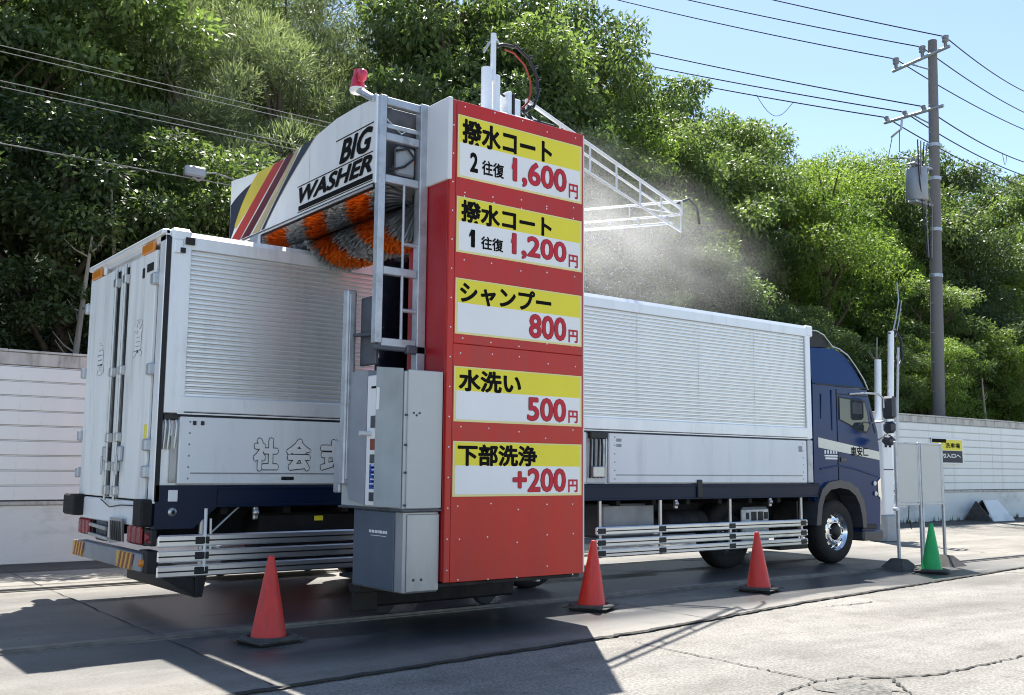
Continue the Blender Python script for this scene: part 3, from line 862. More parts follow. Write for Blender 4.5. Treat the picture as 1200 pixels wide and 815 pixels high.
# door seams, window, stripe
P('door_seam', MB().box(10.985, 11.0, .012, .03, 1.3, 2.80).box(11.0, 11.86, .012, .03, 2.715, 2.73), 'black')
P('side_seam', MB().tube([(10.55, .018, 2.3), (10.57, .012, 2.7)], .012, 6).tube([(10.85, .018, 2.12), (10.85, .012, 2.78)], .014, 6), 'cab_blue')
win = [(11.06, 2.66), (11.76, 2.62), (11.83, 2.46), (11.88, 2.22), (11.80, 2.13), (11.55, 2.15), (11.32, 2.24), (11.06, 2.31)]
wo = P('side_window', MB().prism(win, 1, .008, .025), 'glass')
wf = [((x - 11.45) * 1.06 + 11.45, (z - 2.4) * 1.10 + 2.4) for x, z in win]
MB().prism(wf, 1, .0145, .024).obj('window_frame', 'black', wo)
MB().bbox(11.42, 11.68, .004, .012, 2.42, 2.60, .03).obj('opposite_mirror', 'mirror_grey', wo)
st = P('cab_stripe', MB().prism([(10.46, 1.84), (12.16, 1.66), (12.155, 1.80), (10.46, 2.00)], 1, .010, .022), 'stripe_white')
text_obj('車安匚', 'lettering', (11.33, 11.83, 1.715, 1.87), 'y-', .0085, 'print_black', st, .02)
mb = MB()
for k in range(5): mb.box(10.62 + k * .075, 10.66 + k * .075, .012, .019, 1.745, 1.80)
mb.box(10.62, 10.97, .012, .019, 1.70, 1.725).box(10.64, 10.96, .012, .019, 1.655, 1.685)
mb.obj('small_lettering', 'sign_white', cab)
P('door_handle', MB().bbox(11.05, 11.2, .0, .018, 1.62, 1.69, .006), 'mirror_grey')
P('body_crease', MB().tube([(10.5, .018, 1.5), (11.0, .014, 1.56), (11.5, .016, 1.50), (12.1, .02, 1.38)], .016, 6), 'cab_blue')
# fender, steps, bumper, lights
arch = [(10.30, .62), (10.36, .95), (10.48, 1.18), (10.66, 1.29), (10.95, 1.325), (11.24, 1.29), (11.46, 1.18), (11.60, 1.0), (11.66, .78), (11.66, .55),
        (11.56, .55), (11.54, .75), (11.48, .93), (11.38, 1.07), (11.2, 1.17), (10.95, 1.20), (10.7, 1.17), (10.55, 1.07), (10.47, .9), (10.42, .62)]
P('fender', MB().prism(arch, 1, -.03, .30), 'mirror_grey')
P('fender_liner', MB().box(10.38, 11.6, .32, .36, .5, 1.22), 'black')
P('front_bumper', MB().bbox(11.60, 12.18, -.01, CW + .03, .33, .50, .03), 'mirror_grey')
P('step', MB().bbox(11.60, 12.0, -.004, .1, .52, .60, .01), 'black')
P('bumper_trim', MB().bbox(12.14, 12.20, .03, CW - .03, .56, .92, .03), 'rod_steel')
P('headlight', MB().hexa([(12.08, .002, 1.06), (12.17, .002, 1.0), (12.20, .3, 1.0), (12.1, .3, 1.02), (12.07, .004, 1.30), (12.16, .004, 1.36), (12.18, .3, 1.36), (12.1, .3, 1.34)]), 'chrome')
P('headlight', MB().bbox(12.1, 12.19, CW - .35, CW - .01, 1.0, 1.36, .03), 'chrome')
P('turn_lamp', MB().lathe([(0, -.02), (.03, -.015), (.04, 0)], (11.98, .0, 1.27), 1, 12).lathe([(0, -.02), (.03, -.015), (.04, 0)], (12.0, .0, 1.10), 1, 12), 'sign_white')
P('windscreen', MB().hexa([(12.13, .18, 2.05), (12.155, .18, 2.05), (12.155, CW - .16, 2.05), (12.13, CW - .16, 2.05), (11.90, .2, 2.72), (11.94, .2, 2.72), (11.94, CW - .2, 2.72), (11.90, CW - .2, 2.72)]), 'glass')
P('grille', MB().bbox(12.15, 12.19, .5, CW - .5, 1.0, 1.6, .02), 'black')
# mirrors
ma = P('mirror_arm', MB().tube([(11.35, .02, 2.74), (11.6, -.1, 2.76), (11.82, -.22, 2.75), (11.92, -.25, 2.68), (11.92, -.25, 2.52)], .018, 8)
       .tube([(11.95, .02, 2.28), (12.02, -.2, 2.3), (12.02, -.26, 2.1), (12.0, -.05, 1.98)], .014, 8), 'rod_steel')
MB().bbox(11.95, 12.06, -.42, -.18, 2.34, 2.72, .04).obj('mirror', 'mirror_grey', ma)
MB().bbox(11.95, 12.07, -.40, -.18, 2.10, 2.30, .05).obj('mirror', 'mirror_grey', ma)
MB().bbox(11.98, 12.12, -.36, -.12, 1.90, 2.06, .06).obj('mirror', 'mirror_grey', ma)
MB().tube([(11.88, .06, 2.68), (11.95, .03, 2.4), (12.06, .03, 2.12)], .022, 8).obj('pillar_rail', 'black', ma)

# ------------------------------------------------------------------ washing machine
TX0, TX1, TY0, TY1 = 1.80, 3.43, -2.25, -1.84
G = thing('truck_washer', 'gantry truck washing machine with red price tower beside and over the truck', 'washing machine', (0, 0, 0))
def Q(name, mb, m, parent=None, label=None): return mb.obj(name, m, parent or G, None, label)
tw = Q('price_tower', MB().bbox(TX0 + .012, TX1 - .012, TY0 + .012, TY1 + .3, .47, 4.84, .01), 'side_red')
for (z0, z1) in ((.462, 2.585), (2.59, 4.87)):
    MB().bbox(TX0 + .065, TX1, TY0 - .006, TY0 + .012, z0, z1, .004).obj('red_panel', 'sign_red', tw)
MB().bbox(TX0, TX0 + .062, TY0 - .008, TY0 + .03, .462, 4.87, .006).obj('corner_strip', 'sign_red', tw)
MB().bbox(TX0 - .004, TX0 + .012, TY0 + .03, TY1, .47, 4.10, .004).obj('side_panel', 'side_red', tw)
MB().bbox(TX0 - .03, TX0 + .02, TY0 - .012, TY1 + .01, 4.10, 4.885, .008).obj('white_cap', 'cap_white', tw)
MB().bbox(TX1 - .002, TX1 + .014, TY0 - .012, TY1, .47, 4.86, .004).obj('edge_trim', 'cap_white', tw)
MB().bbox(TX0, TX1, TY0, TY1 + .3, 4.84, 4.868, .004).obj('top_cover', 'cap_white', tw)
mb = MB()
R = random.Random(5)
zz = [4.62 - k * .27 for k in range(16)]
for z in zz: mb.lathe([(0, -.004), (.007, -.003), (.008, 0)], (TX0 + .03, TY0 - .008, z), 1, 8)
for z in (4.80, 4.04, 4.00 - .0, 3.33, 2.66, 2.52, 1.80, 1.10, .80, .50):
    for k in range(5):
        mb.lathe([(0, -.004), (.007, -.003), (.008, 0)], (TX0 + .15 + k * .34 + R.uniform(-.02, .02), TY0 - .006, z + R.uniform(-.05, .05)), 1, 8)
rv = mb.obj('rivet', 'alu_frame', tw)
rv['kind'] = 'stuff'
# price signs
PX0, PX1 = 1.875, 3.405
def sign(z0, z1, big, bu, price, small=None):
    y = TY0 - .006
    s_ = MB().box(PX0, PX1, y - .006, y, z0, z1).obj('price_sign', 'print_cream', G)
    W_, H_ = PX1 - PX0, z1 - z0
    MB().box(PX0 + .025, PX1 - .025, y - .0085, y - .005, z0 + .02, z0 + H_ * .56).obj('white_field', 'sign_white', s_)
    MB().box(PX0 + .02, PX1 - .02, y - .0085, y - .005, z0 + H_ * .56, z1 - .012).obj('yellow_field', 'sign_yellow', s_)
    def RC(u0, u1, v0, v1):
        return (PX0 + W_ * u0, PX0 + W_ * u1, z1 - H_ * v1, z1 - H_ * v0)
    text_obj(big, 'lettering', RC(.03, bu, .05, .45), 'y-', y - .0105, 'print_black', s_, .032)
    pu = price[1]
    text_obj(price[0], 'lettering', RC(pu, .865, .48, .93), 'y-', y - .012, 'print_red', s_, .020, outline=(.012, 'print_darkred'))
    def flag(u, v0, v1, w, m, yy):
        a = [RC(u + du, u + du, v, v) for du, v in ((-w, v0 + (v1 - v0) * .30), (0, v0), (w * .5, v0), (w * .5, v0 + (v1 - v0) * .26), (-w, v0 + (v1 - v0) * .46))]
        P_ = [(q[0], q[2]) for q in a]
        MB().add([(x, yy, z) for x, z in P_], [tuple(reversed(range(5))), ]).obj('lettering', m, s_)
    if price[0][0] == '1': flag(pu + .012, .49, .92, .022, 'print_red', y - .0135)
    if small == '1': flag(.107, .56, .88, .016, 'print_black', y - .0125)
    text_obj('円', 'lettering', RC(.885, .965, .69, .94), 'y-', y - .0105, 'print_red', s_, .025)
    if small:
        text_obj(small, 'lettering', RC(.09, .15, .56, .88) if small == '2' else RC(.105, .135, .56, .88), 'y-', y - .0105, 'print_black', s_, .03)
        text_obj('往復', 'lettering', RC(.18, .35, .64, .88), 'y-', y - .0105, 'print_black', s_, .02)
sign(4.135, 4.735, '撥水コート', .74, ('1,600', .42), '2')
sign(3.43, 3.955, '撥水コート', .74, ('1,200', .42), '1')
sign(2.675, 3.19, 'シャンプー', .74, ('800', .56))
sign(1.88, 2.38, '水洗い', .50, ('500', .55))
sign(1.21, 1.705, '下部洗浄', .63, ('+200', .44))
# frame bay between hood and tower
HX = 1.27
fr = Q('side_frame', MB().bbox(HX, HX + .07, -1.88, -1.80, 2.30 + .28, 4.90, .006).bbox(1.70, 1.79, -1.90, -1.80, .5, 4.90, .006), 'galv')
for z in (4.86, 4.52, 4.12, 3.26, 2.60):
    MB().bbox(HX + .07, 1.70, -1.875, -1.815, z - .045, z + .03, .006).obj('frame_rung', 'galv', fr)
MB().bbox(HX + .08, 1.70, -1.86, -1.84, 4.60, 4.64, .004).obj('frame_rung', 'galv', fr)
MB().tube([(1.55, -1.86, 2.62), (1.55, -1.86, 4.1)], .014, 6).tube([(1.55, -1.86, 2.90), (1.72, -1.86, 2.90)], .02, 6).tube([(1.55, -1.86, 3.52), (1.72, -1.86, 3.52)], .02, 6).obj('ladder_rod', 'galv', fr)
MB().bbox(HX, HX + .45, -1.87, -1.81, 2.52, 2.57, .006).bbox(1.6, 1.88, -1.90, -1.84, 2.50, 2.58, .01).obj('foot_bar', 'galv_dark', fr)
MB().bbox(1.33, 1.81, -1.70, -1.68, 4.14, 4.86, .004).obj('sun_block_plate', 'galv_dark', fr)  # added plate that stops sunlight passing through the open upper bay
MB().bbox(1.48, 1.68, -1.84, -1.77, 4.18, 4.46, .02).obj('drive_motor', 'xfmr', fr)
MB().tube([(1.40, -1.85, 4.2), (1.55, -1.86, 4.26), (1.66, -1.86, 4.36), (1.58, -1.86, 4.44), (1.46, -1.85, 4.40)], .012, 6).obj('hose', 'cable_black', fr)
MB().tube([(1.38, -1.70, 4.78), (1.6, -1.70, 4.62), (1.70, -1.7, 4.7)], .015, 6).obj('hose', 'galv', fr)
# hood over the roof brush
hoodpoly = [(-1.80, 4.08), (-1.80, 4.885), (-1.45, 4.905), (-1.02, 4.90), (-.5, 4.83), (.04, 4.79), (.5, 4.78), (.9, 4.795), (1.3, 4.83), (1.66, 4.865), (1.65, 4.075)]
hd = Q('brush_hood', MB().prism(hoodpoly, 0, HX, HX + .05), 'hood_white')
MB().prism([(-1.80, 4.885), (-1.45, 4.905), (-1.02, 4.90), (-.5, 4.83), (.04, 4.79), (.5, 4.78), (.9, 4.795), (1.3, 4.83), (1.66, 4.865),
            (1.66, 4.845), (1.3, 4.81), (.9, 4.775), (.5, 4.76), (.04, 4.77), (-.5, 4.81), (-1.02, 4.88), (-1.45, 4.885), (-1.80, 4.865)], 0, HX + .05, 1.50).obj('hood_top', 'hood_white', hd)
MB().bbox(HX - .012, HX + .02, -1.835, -1.80, 4.06, 4.90, .006).obj('edge_trim', 'alu_frame', hd)
MB().bbox(HX - .004, HX + .05, -1.80, 1.65, 4.035, 4.078, .004).obj('lower_rail', 'black', hd)
MB().tube([(HX - .012, -1.78, 4.045), (HX - .012, 1.64, 4.045)], .014, 6).obj('rail_edge', 'rod_steel', hd)
MB().box(HX - .001, HX + .01, -.44, -.435, 4.09, 4.82).obj('panel_seam', 'bumper_grey', hd)
MB().bbox(HX - .03, HX + .02, .72, .98, 3.90, 4.06, .02).obj('end_bracket', 'galv', hd)
def qs(a, b, c, n=10):
    return [((1 - t) ** 2 * a[0] + 2 * t * (1 - t) * b[0] + t * t * c[0], (1 - t) ** 2 * a[1] + 2 * t * (1 - t) * b[1] + t * t * c[1]) for t in [i / n for i in range(n + 1)]]
def stripe(L_, R_, m, k):
    l, r = qs(*L_), qs(*R_)
    x = HX - .001 - .0012 * k
    vs = [(x, *p) for p in l] + [(x, *p) for p in r]
    n = len(l)
    MB().add(vs, [(i, i + 1, n + i + 1, n + i) for i in range(n - 1)]).obj('hood_stripe', m, hd)
stripe(((1.645, 4.56), (1.42, 4.66), (1.05, 4.70)), ((1.645, 4.09), (1.45, 4.34), (1.05, 4.69)), 'st_navy', 1)
stripe(((1.50, 4.28), (1.25, 4.62), (.86, 4.79)), ((1.46, 4.24), (1.05, 4.45), (.34, 4.775)), 'st_yellow', 2)
stripe(((1.64, 4.09), (1.19, 4.36), (.44, 4.78)), ((1.33, 4.085), (.88, 4.36), (.17, 4.78)), 'st_red', 3)
stripe(((1.29, 4.085), (.81, 4.36), (.13, 4.785)), ((1.04, 4.085), (.60, 4.35), (-.08, 4.79)), 'st_maroon', 4)
stripe(((.97, 4.085), (.54, 4.35), (-.10, 4.795)), ((.77, 4.085), (.40, 4.36), (-.20, 4.80)), 'st_beige', 5)
stripe(((.71, 4.085), (.34, 4.38), (-.26, 4.805)), ((.64, 4.085), (.20, 4.46), (-.56, 4.835)), 'st_navy', 6)
text_obj('BIG', 'lettering', (-1.10, -1.75, 4.40, 4.64), 'x-', HX - .006, 'print_black', hd, .032, shear=.3)
text_obj('WASHER', 'lettering', (-.22, -1.75, 4.19, 4.365), 'x-', HX - .006, 'print_black', hd, .032, shear=.3)
mb = MB()
mb.box(HX - .006, HX - .002, -1.76, -.22, 4.115, 4.165)
mb.box(HX - .006, HX - .002, -1.76, -1.02, 4.655, 4.664).box(HX - .006, HX - .002, -1.76, -.18, 4.376, 4.384).box(HX - .006, HX - .002, -1.76, -.20, 4.098, 4.104)
mb.obj('logo_bar', 'print_black', hd)
# roof brush with orange and grey bristle bands
def bristles(cx, cz, y0, y1, R0, seed, n, bands=True, droop=.1, vertical=False, clampz=None, mats=('brush_orange', 'brush_grey')):
    rg = np.random.default_rng(seed)
    t = rg.uniform(y0, y1, n); a = rg.uniform(0, 2 * PI, n)
    V = np.zeros((n, 6, 3)); mi = np.zeros(n * 2, int)
    rr = R0 * rg.uniform(.86, 1.04, n)
    w = rg.uniform(.009, .018, n)
    tilt = rg.normal(0, .025, n)
    ca, sa = np.cos(a), np.sin(a)
    for k, f in enumerate((.25, .68, 1.0)):
        for s2, sg in enumerate((-1, 1)):
            rad = rr * f
            wd = w * (.6 + .9 * f) * sg
            x = cx + rad * ca
            z = cz + rad * sa - (droop * f * f if not vertical else 0)
            y = t + wd + tilt * f
            if vertical:
                V[:, 2 * k + s2] = np.stack([x, cz + rad * sa, y], 1)
            else:
                if clampz: z = np.where(y > -.10, np.maximum(z, clampz + rg.uniform(0, .05, n)), z)
                if clampz: x = np.where(z > 4.0, np.maximum(x, HX + .07 + rg.uniform(0, .03, n)), x)
                V[:, 2 * k + s2] = np.stack([x, y, z], 1)
    ph = ((t + a / (2 * PI) * .92 + .1) / .92) % 1
    col = (ph > .5).astype(int) if bands else np.ones(n, int)
    me = bpy.data.meshes.new('bristles')
    base = np.arange(n) * 6
    F = np.concatenate([np.stack([base, base + 1, base + 3, base + 2], 1), np.stack([base + 2, base + 3, base + 5, base + 4], 1)])
    me.from_pydata(V.reshape(-1, 3).tolist(), [], F.tolist())
    for m in mats: me.materials.append(M[m])
    me.polygons.foreach_set('material_index', np.concatenate([col, col]).astype('i'))
    me.update()
    return me
br = Q('roof_brush', MB().tube([(1.77, -1.74, 4.06), (1.77, 2.85, 4.06)], .16, 16), 'galv_dark')
o = bpy.data.objects.new('bristles', bristles(1.80, 4.00, -1.76, 1.35, .42, 3, 28000, droop=.02, clampz=3.80)); COL.objects.link(o); o.parent = br; o['kind'] = 'stuff'
sb = Q('side_brush', MB().tube([(2.30, -.95, .5), (2.30, -.95, 4.3)], .10, 12), 'galv_dark')
o = bpy.data.objects.new('bristles', bristles(2.30, -.95, .6, 3.6, .42, 4, 4500, bands=False, vertical=True, mats=('brush_grey', 'st_navy'))); COL.objects.link(o); o.parent = sb; o['kind'] = 'stuff'
# far column and top beams
Q('far_column', MB().bbox(2.1, 3.3, 2.92, 3.35, .3, 4.45, .02), 'side_red')
for x in (2.75, 3.25): Q('top_beam', MB().bbox(x, x + .12, -1.84, 3.2, 4.42, 4.58, .01), 'galv')
Q('base_frame', MB().bbox(1.75, 3.45, -1.15, -.75, .14, .42, .02), 'chassis')
Q('floor_plate', MB().bbox(1.5, 3.43, -2.2, -.9, .42, .455, .005), 'chassis')
Q('base_frame', MB().bbox(1.8, 3.5, 2.85, 3.4, .12, .44, .02), 'galv_dark')
for x in (1.95, 3.2):
    Q('travel_wheel', MB().lathe([(0, -.05), (.13, -.05), (.15, -.02), (.15, .02), (.13, .05), (0, .05)], (x, -.95, .185), 1, 20), 'galv_dark')
    Q('travel_wheel', MB().lathe([(0, -.05), (.13, -.05), (.15, -.02), (.15, .02), (.13, .05), (0, .05)], (x, 3.2, .185), 1, 20), 'galv_dark')
Q('right_post', MB().bbox(3.46, 3.52, -1.5, -1.42, .3, 1.15, .01).bbox(3.45, 3.56, -1.95, -1.90, 1.02, 1.18, .006), 'galv')
Q('channel_post', MB().bbox(1.34, 1.44, -1.22, -1.12, 1.30, 3.16, .012).bbox(1.36, 1.41, -1.24, -1.22, 1.35, 3.12, .004), 'galv')
Q('guide_panel', MB().bbox(1.46, 1.50, -1.56, -1.26, 2.42, 3.08, .01).tube([(1.40, -1.1, 2.72), (1.44, -1.62, 2.70)], .02, 6), 'galv_dark')
# mast, cable loop and black base on the tower top
ms = Q('lift_mast', MB().tube([(2.42, -1.95, 4.87), (2.42, -1.95, 5.42)], .055, 14).tube([(2.55, -1.92, 4.87), (2.55, -1.92, 5.38)], .05, 14)
       .tube([(2.50, -1.95, 5.3), (2.50, -1.95, 5.80)], .03, 10).bbox(2.3, 2.9, -2.15, -1.75, 4.868, 4.93, .01), 'alu_frame')
MB().bbox(2.64, 2.69, -2.02, -1.85, 4.93, 5.22, .006).bbox(2.72, 2.80, -2.02, -1.85, 4.93, 5.16, .006).obj('mast_box', 'alu_frame', ms)
MB().bbox(2.69, 2.72, -2.03, -1.84, 4.93, 5.2, .004).obj('mast_gap', 'black', ms)
MB().tube([(2.5, -1.95, 5.66), (2.62, -1.95, 5.72), (2.8, -1.95, 5.74), (2.95, -1.95, 5.66), (3.06, -1.95, 5.5), (3.08, -1.95, 5.32), (3.02, -1.95, 5.16), (2.9, -1.95, 5.08), (2.76, -1.95, 5.07)], .017, 8).obj('cable_loop', 'cable_black', ms)
MB().tube([(2.62, -1.98, 5.66), (2.74, -1.98, 5.65), (2.88, -1.98, 5.56), (2.95, -1.98, 5.42), (2.96, -1.98, 5.3), (2.93, -1.98, 5.18), (2.85, -1.98, 5.1)], .010, 8).obj('hose', 'cable_red', ms)
MB().tube([(2.6, -1.93, 5.70), (2.55, -1.93, 5.78), (2.46, -1.93, 5.70), (2.42, -1.9, 5.60)], .012, 6).obj('mast_head', 'galv', ms)
for k in range(9):
    a = -PI * .42 + k * PI * .12
    x, z = 2.80 + .29 * math.cos(a), 5.41 + .33 * math.sin(a)
    MB().bbox(x - .012, x + .012, -1.99, -1.91, z - .012, z + .012, .003).obj('cable_link', 'cable_black', ms)
MB().bbox(2.85, 3.12, -2.18, -1.9, 4.868, 4.93, .01).obj('black_box', 'black', ms)
MB().tube([(2.8, -1.95, 5.07), (2.7, -2.0, 5.0), (2.74, -2.02, 4.9)], .012, 6).tube([(2.95, -1.95, 5.08), (3.0, -1.98, 4.98), (2.98, -2, 4.9)], .014, 6).tube([(2.6, -1.95, 5.2), (2.8, -1.97, 5.1), (3.0, -1.97, 4.99)], .01, 6).obj('hose', 'cable_black', ms)
# red beacon
bc = Q('beacon_arm', MB().tube([(HX, -1.72, 4.90), (HX, -1.45, 5.06)], .035, 8).bbox(HX - .02, HX + .02, -1.8, -1.74, 4.86, 4.92, .004), 'galv')
MB().lathe([(.075, 5.085), (.072, 5.10), (.06, 5.17), (.045, 5.22), (.04, 5.27), (.0, 5.275)], (HX, -1.42, 0), 2, 18).obj('beacon', 'lamp_red', bc)
MB().lathe([(0, 5.04), (.07, 5.045), (.078, 5.065), (.075, 5.085)], (HX, -1.42, 0), 2, 18).obj('lamp_base', 'sign_white', bc)
MB().lathe([(0, -.03), (.06, -.03), (.065, 0), (.06, .03), (0, .03)], (HX - .03, -1.55, 5.17), 0, 18).obj('horn', 'lamp_red', bc)
# spray boom
def truss(A, B, z1, z0, r, nsec, name, brace=True):
    A, B = Vector(A), Vector(B)
    mb = MB().tube([(A.x, A.y, z1), (B.x, B.y, z1)], r, 8).tube([(A.x, A.y, z0), (B.x, B.y, z0)], r * .8, 8)
    for k in range(nsec + 1):
        p = A.lerp(B, k / nsec)
        mb.tube([(p.x, p.y, z0), (p.x, p.y, z1)], r * .6, 6)
        if brace and k < nsec and k % 2 == 0:
            p2 = A.lerp(B, (k + 1) / nsec)
            mb.tube([(p.x, p.y, z0), (p2.x, p2.y, z1)], r * .4, 6)
    return Q(name, mb, 'cap_white')
truss((2.95, -1.92), (7.35, .03), 5.22, 4.88, .022, 6, 'spray_boom', False)
Q('spray_boom', MB().tube([(2.95, -1.80, 5.16), (7.3, .15, 5.16)], .016, 8), 'cap_white')
truss((7.35, .0), (5.3, 3.3), 5.32, 5.12, .018, 5, 'spray_header')
Q('spray_header', MB().tube([(7.25, .1, 5.0), (5.2, 3.4, 5.0)], .02, 8), 'cap_white')
mb = MB()
for k in range(9):
    p = Vector((7.35, .0, 5.12)).lerp(Vector((5.3, 3.3, 5.12)), (k + .5) / 9)
    mb.lathe([(0, -.07), (.02, -.06), (.02, 0)], p, 2, 8)
Q('spray_nozzle', mb, 'galv')
Q('feed_hose', MB().tube([(7.2, .0, 5.25), (7.6, .1, 5.42), (7.95, .25, 5.36), (8.05, .3, 5.15)], .02, 6), 'cable_black')

# ------------------------------------------------------------------ control cabinet
CB = thing('control_cabinet', 'grey steel control cabinet with open panel door left of the red tower', 'cabinet', (0, 0, 0))
def K(name, mb, m, parent=None): return mb.obj(name, m, parent or CB)
K('upper_box', MB().bbox(1.40, 1.785, -2.20, -1.08, 1.10, 2.31, .012), 'cab_upper')
K('side_bin', MB().prism([(-1.56, 1.12), (-1.26, 1.16), (-1.20, 1.30), (-1.20, 2.36), (-1.56, 2.36)], 0, 1.385, 1.50), 'xfmr')
K('front_panel', MB().bbox(1.425, 1.785, -2.222, -2.20, 1.11, 2.32, .006), 'cab_upper')
K('lower_box', MB().bbox(1.42, 1.785, -2.19, -1.30, .385, 1.085, .012), 'cab_lower')
K('lower_panel', MB().bbox(1.45, 1.78, -2.205, -2.19, .40, 1.06, .005), 'cab_lower')
K('lower_side_panel', MB().bbox(1.408, 1.42, -2.05, -1.33, .40, 1.075, .005), 'slate')
K('drip_edge', MB().bbox(1.38, 1.80, -2.225, -1.06, 1.084, 1.104, .004), 'galv_dark')
pan = K('control_panel', MB().bbox(1.376, 1.40, -1.86, -1.58, 1.12, 2.30, .006), 'sign_white')
for (z0, z1, m) in ((2.18, 2.20, 'print_black'), (1.82, 1.93, 'mirror_grey'), (1.62, 1.72, 'hazard_red'), (1.50, 1.58, 'mirror_grey'), (1.27, 1.49, 'print_blue'), (1.16, 1.24, 'mirror_grey')):
    MB().bbox(1.368, 1.378, -1.76, -1.66, z0, z1, .003).obj('button_label', m, pan)
R = random.Random(8)
for k in range(10):
    z = 1.29 + k * .021
    MB().box(1.3655, 1.3675, -1.75, -1.75 + R.uniform(.03, .08), z, z + .009).obj('label_mark', 'sign_white' if k % 2 else 'print_black', pan)
MB().tube([(1.38, -1.66, 1.77), (1.27, -1.64, 1.77)], .022, 8).obj('lever', 'cap_white', pan)
K('open_door', MB().hexa([(1.385, -2.19, 1.12), (1.40, -2.17, 1.12), (1.355, -1.80, 1.12), (1.34, -1.80, 1.12), (1.385, -2.19, 2.33), (1.40, -2.17, 2.33), (1.355, -1.80, 2.37), (1.34, -1.80, 2.37)]), 'acrylic')
K('door_window', MB().hexa([(1.340, -1.86, 1.98), (1.344, -1.86, 1.98), (1.337, -1.82, 1.98), (1.333, -1.82, 1.98), (1.340, -1.86, 2.18), (1.344, -1.86, 2.18), (1.337, -1.82, 2.18), (1.333, -1.82, 2.18)]), 'sign_white')
mb = MB()
for z in (1.14, 1.42, 1.66, 1.92):
    for y in (-2.207, -2.19): mb.lathe([(0, -.006), (.010, -.004), (.010, 0)], (1.396 if y > -2.2 else 1.41, -2.222, z), 1, 8)
mb.lathe([(0, -.006), (.01, -.004), (.01, 0)], (1.48, -2.222, 1.94), 1, 8).lathe([(0, -.006), (.01, -.004), (.01, 0)], (1.51, -2.222, 1.92), 1, 8).lathe([(0, -.006), (.01, -.004), (.01, 0)], (1.54, -2.222, 1.94), 1, 8)
mb.lathe([(0, -.006), (.012, -.004), (.012, 0)], (1.52, -2.205, .50), 1, 8).lathe([(0, -.006), (.012, -.004), (.012, 0)], (1.60, -2.205, .50), 1, 8)
K('bolt', mb, 'mirror_grey')
mb = MB()
y = -1.62
for w in (.04, .04, .035, .02, .045, .035, .03): mb.box(1.4065, 1.408, y - w, y, .88, .905); y -= w + .012
mb.box(1.4065, 1.408, -1.92, -1.65, .855, .86)
K('maker_lettering', mb, 'sign_white')
K('bracket', MB().bbox(1.50, 1.80, -1.30, -1.10, .30, .384, .006).bbox(1.50, 1.76, -1.20, -1.15, .12, .30, .006), 'black')
K('small_side_box', MB().bbox(1.38, 1.42, -1.07, -.95, 1.22, 1.72, .01), 'galv')

# ------------------------------------------------------------------ traffic cones
def cone(name, x, y, m, label, rz, tilt=0, h=.70, weight=True):
    c_ = thing(name, label, 'traffic cone', (x, y, .002), rz, 'traffic cones along the pad edge')
    b_ = MB().lathe([(.155, .028), (.150, .04), (.028, h), (.022, h + .012), (0, h + .014)], (0, 0, 0), 2, 28)
    o1 = b_.obj('cone_body', m, c_)
    o1.rotation_euler = (tilt, tilt * .6, 0)
    MB().bbox(-.19, .19, -.19, .19, 0, .026, .012).lathe([(.165, .026), (.160, .036), (.15, .036)], (0, 0, 0), 2, 28).obj('base_plate', 'block' if weight else m, c_)
    if weight:
        MB().lathe([(.165, .03), (.175, .055), (.20, .06), (.235, .05), (.245, .03), (.17, .028)], (0, 0, 0), 2, 28).bbox(-.235, .235, -.235, .235, .0265, .036, .004).obj('weight_ring', 'block', c_)
    return c_
cone('traffic_cone', .47, -1.62, 'cone_red', 'red traffic cone nearest the camera, in shade by the truck rear', .15)
cone('traffic_cone', 4.08, -1.66, 'cone_red', 'slightly tilted red traffic cone at the right foot of the price tower', .5, .03)
cone('traffic_cone', 6.88, -1.62, 'cone_red', 'red traffic cone before the side guard between tower and front wheel', .3, -.015)
cone('traffic_cone', 10.86, -1.60, 'cone_green', 'green traffic cone at the feet of the blank board', .4, .02)

# ------------------------------------------------------------------ blank double board
bd = thing('blank_notice_board', 'two blank grey panels in a steel frame on block feet, right of the truck', 'notice board', (0, -1.12, 0))
for x in (10.78, 11.42, 12.08):
    MB().bbox(x, x + .045, -.02, .02, .05 if x != 11.42 else .02, 1.93, .006).obj('post', 'galv', bd)
for x0, x1 in ((10.826, 11.41), (11.47, 12.078)):
    MB().bbox(x0 + .02, x1 - .02, -.012, .006, 1.0, 1.89, .004).obj('blank_panel', 'board_white', bd)
    MB().bbox(x0, x1, -.016, .012, 1.892, 1.925, .004).bbox(x0, x1, -.016, .012, .955, .99, .004).bbox(x1 - .025, x1, -.018, .01, .99, 1.892, .003).obj('panel_frame', 'galv', bd)
MB().bbox(11.468, 11.50, -.03, .0, .05, 1.93, .005).obj('second_post', 'galv', bd)
MB().bbox(10.70, 10.80, -.05, .02, .88, .93, .01).obj('clamp', 'cap_white', bd)
MB().tube([(11.12, .0, .95), (11.13, .02, .75), (11.2, .02, .6)], .008, 6).obj('loose_wire', 'cable_black', bd)
for x, label in ((10.80, 'dark block foot under the left post of the blank board'), (12.10, 'dark block foot under the right post of the blank board')):
    mb = MB().hexa([(x - .26, -.22, 0), (x + .22, -.24, 0), (x + .24, .22, 0), (x - .24, .22, 0), (x - .08, -.09, .17), (x + .08, -.09, .16), (x + .08, .1, .17), (x - .07, .1, .17)])
    mb.obj('block_foot', 'block', bd)
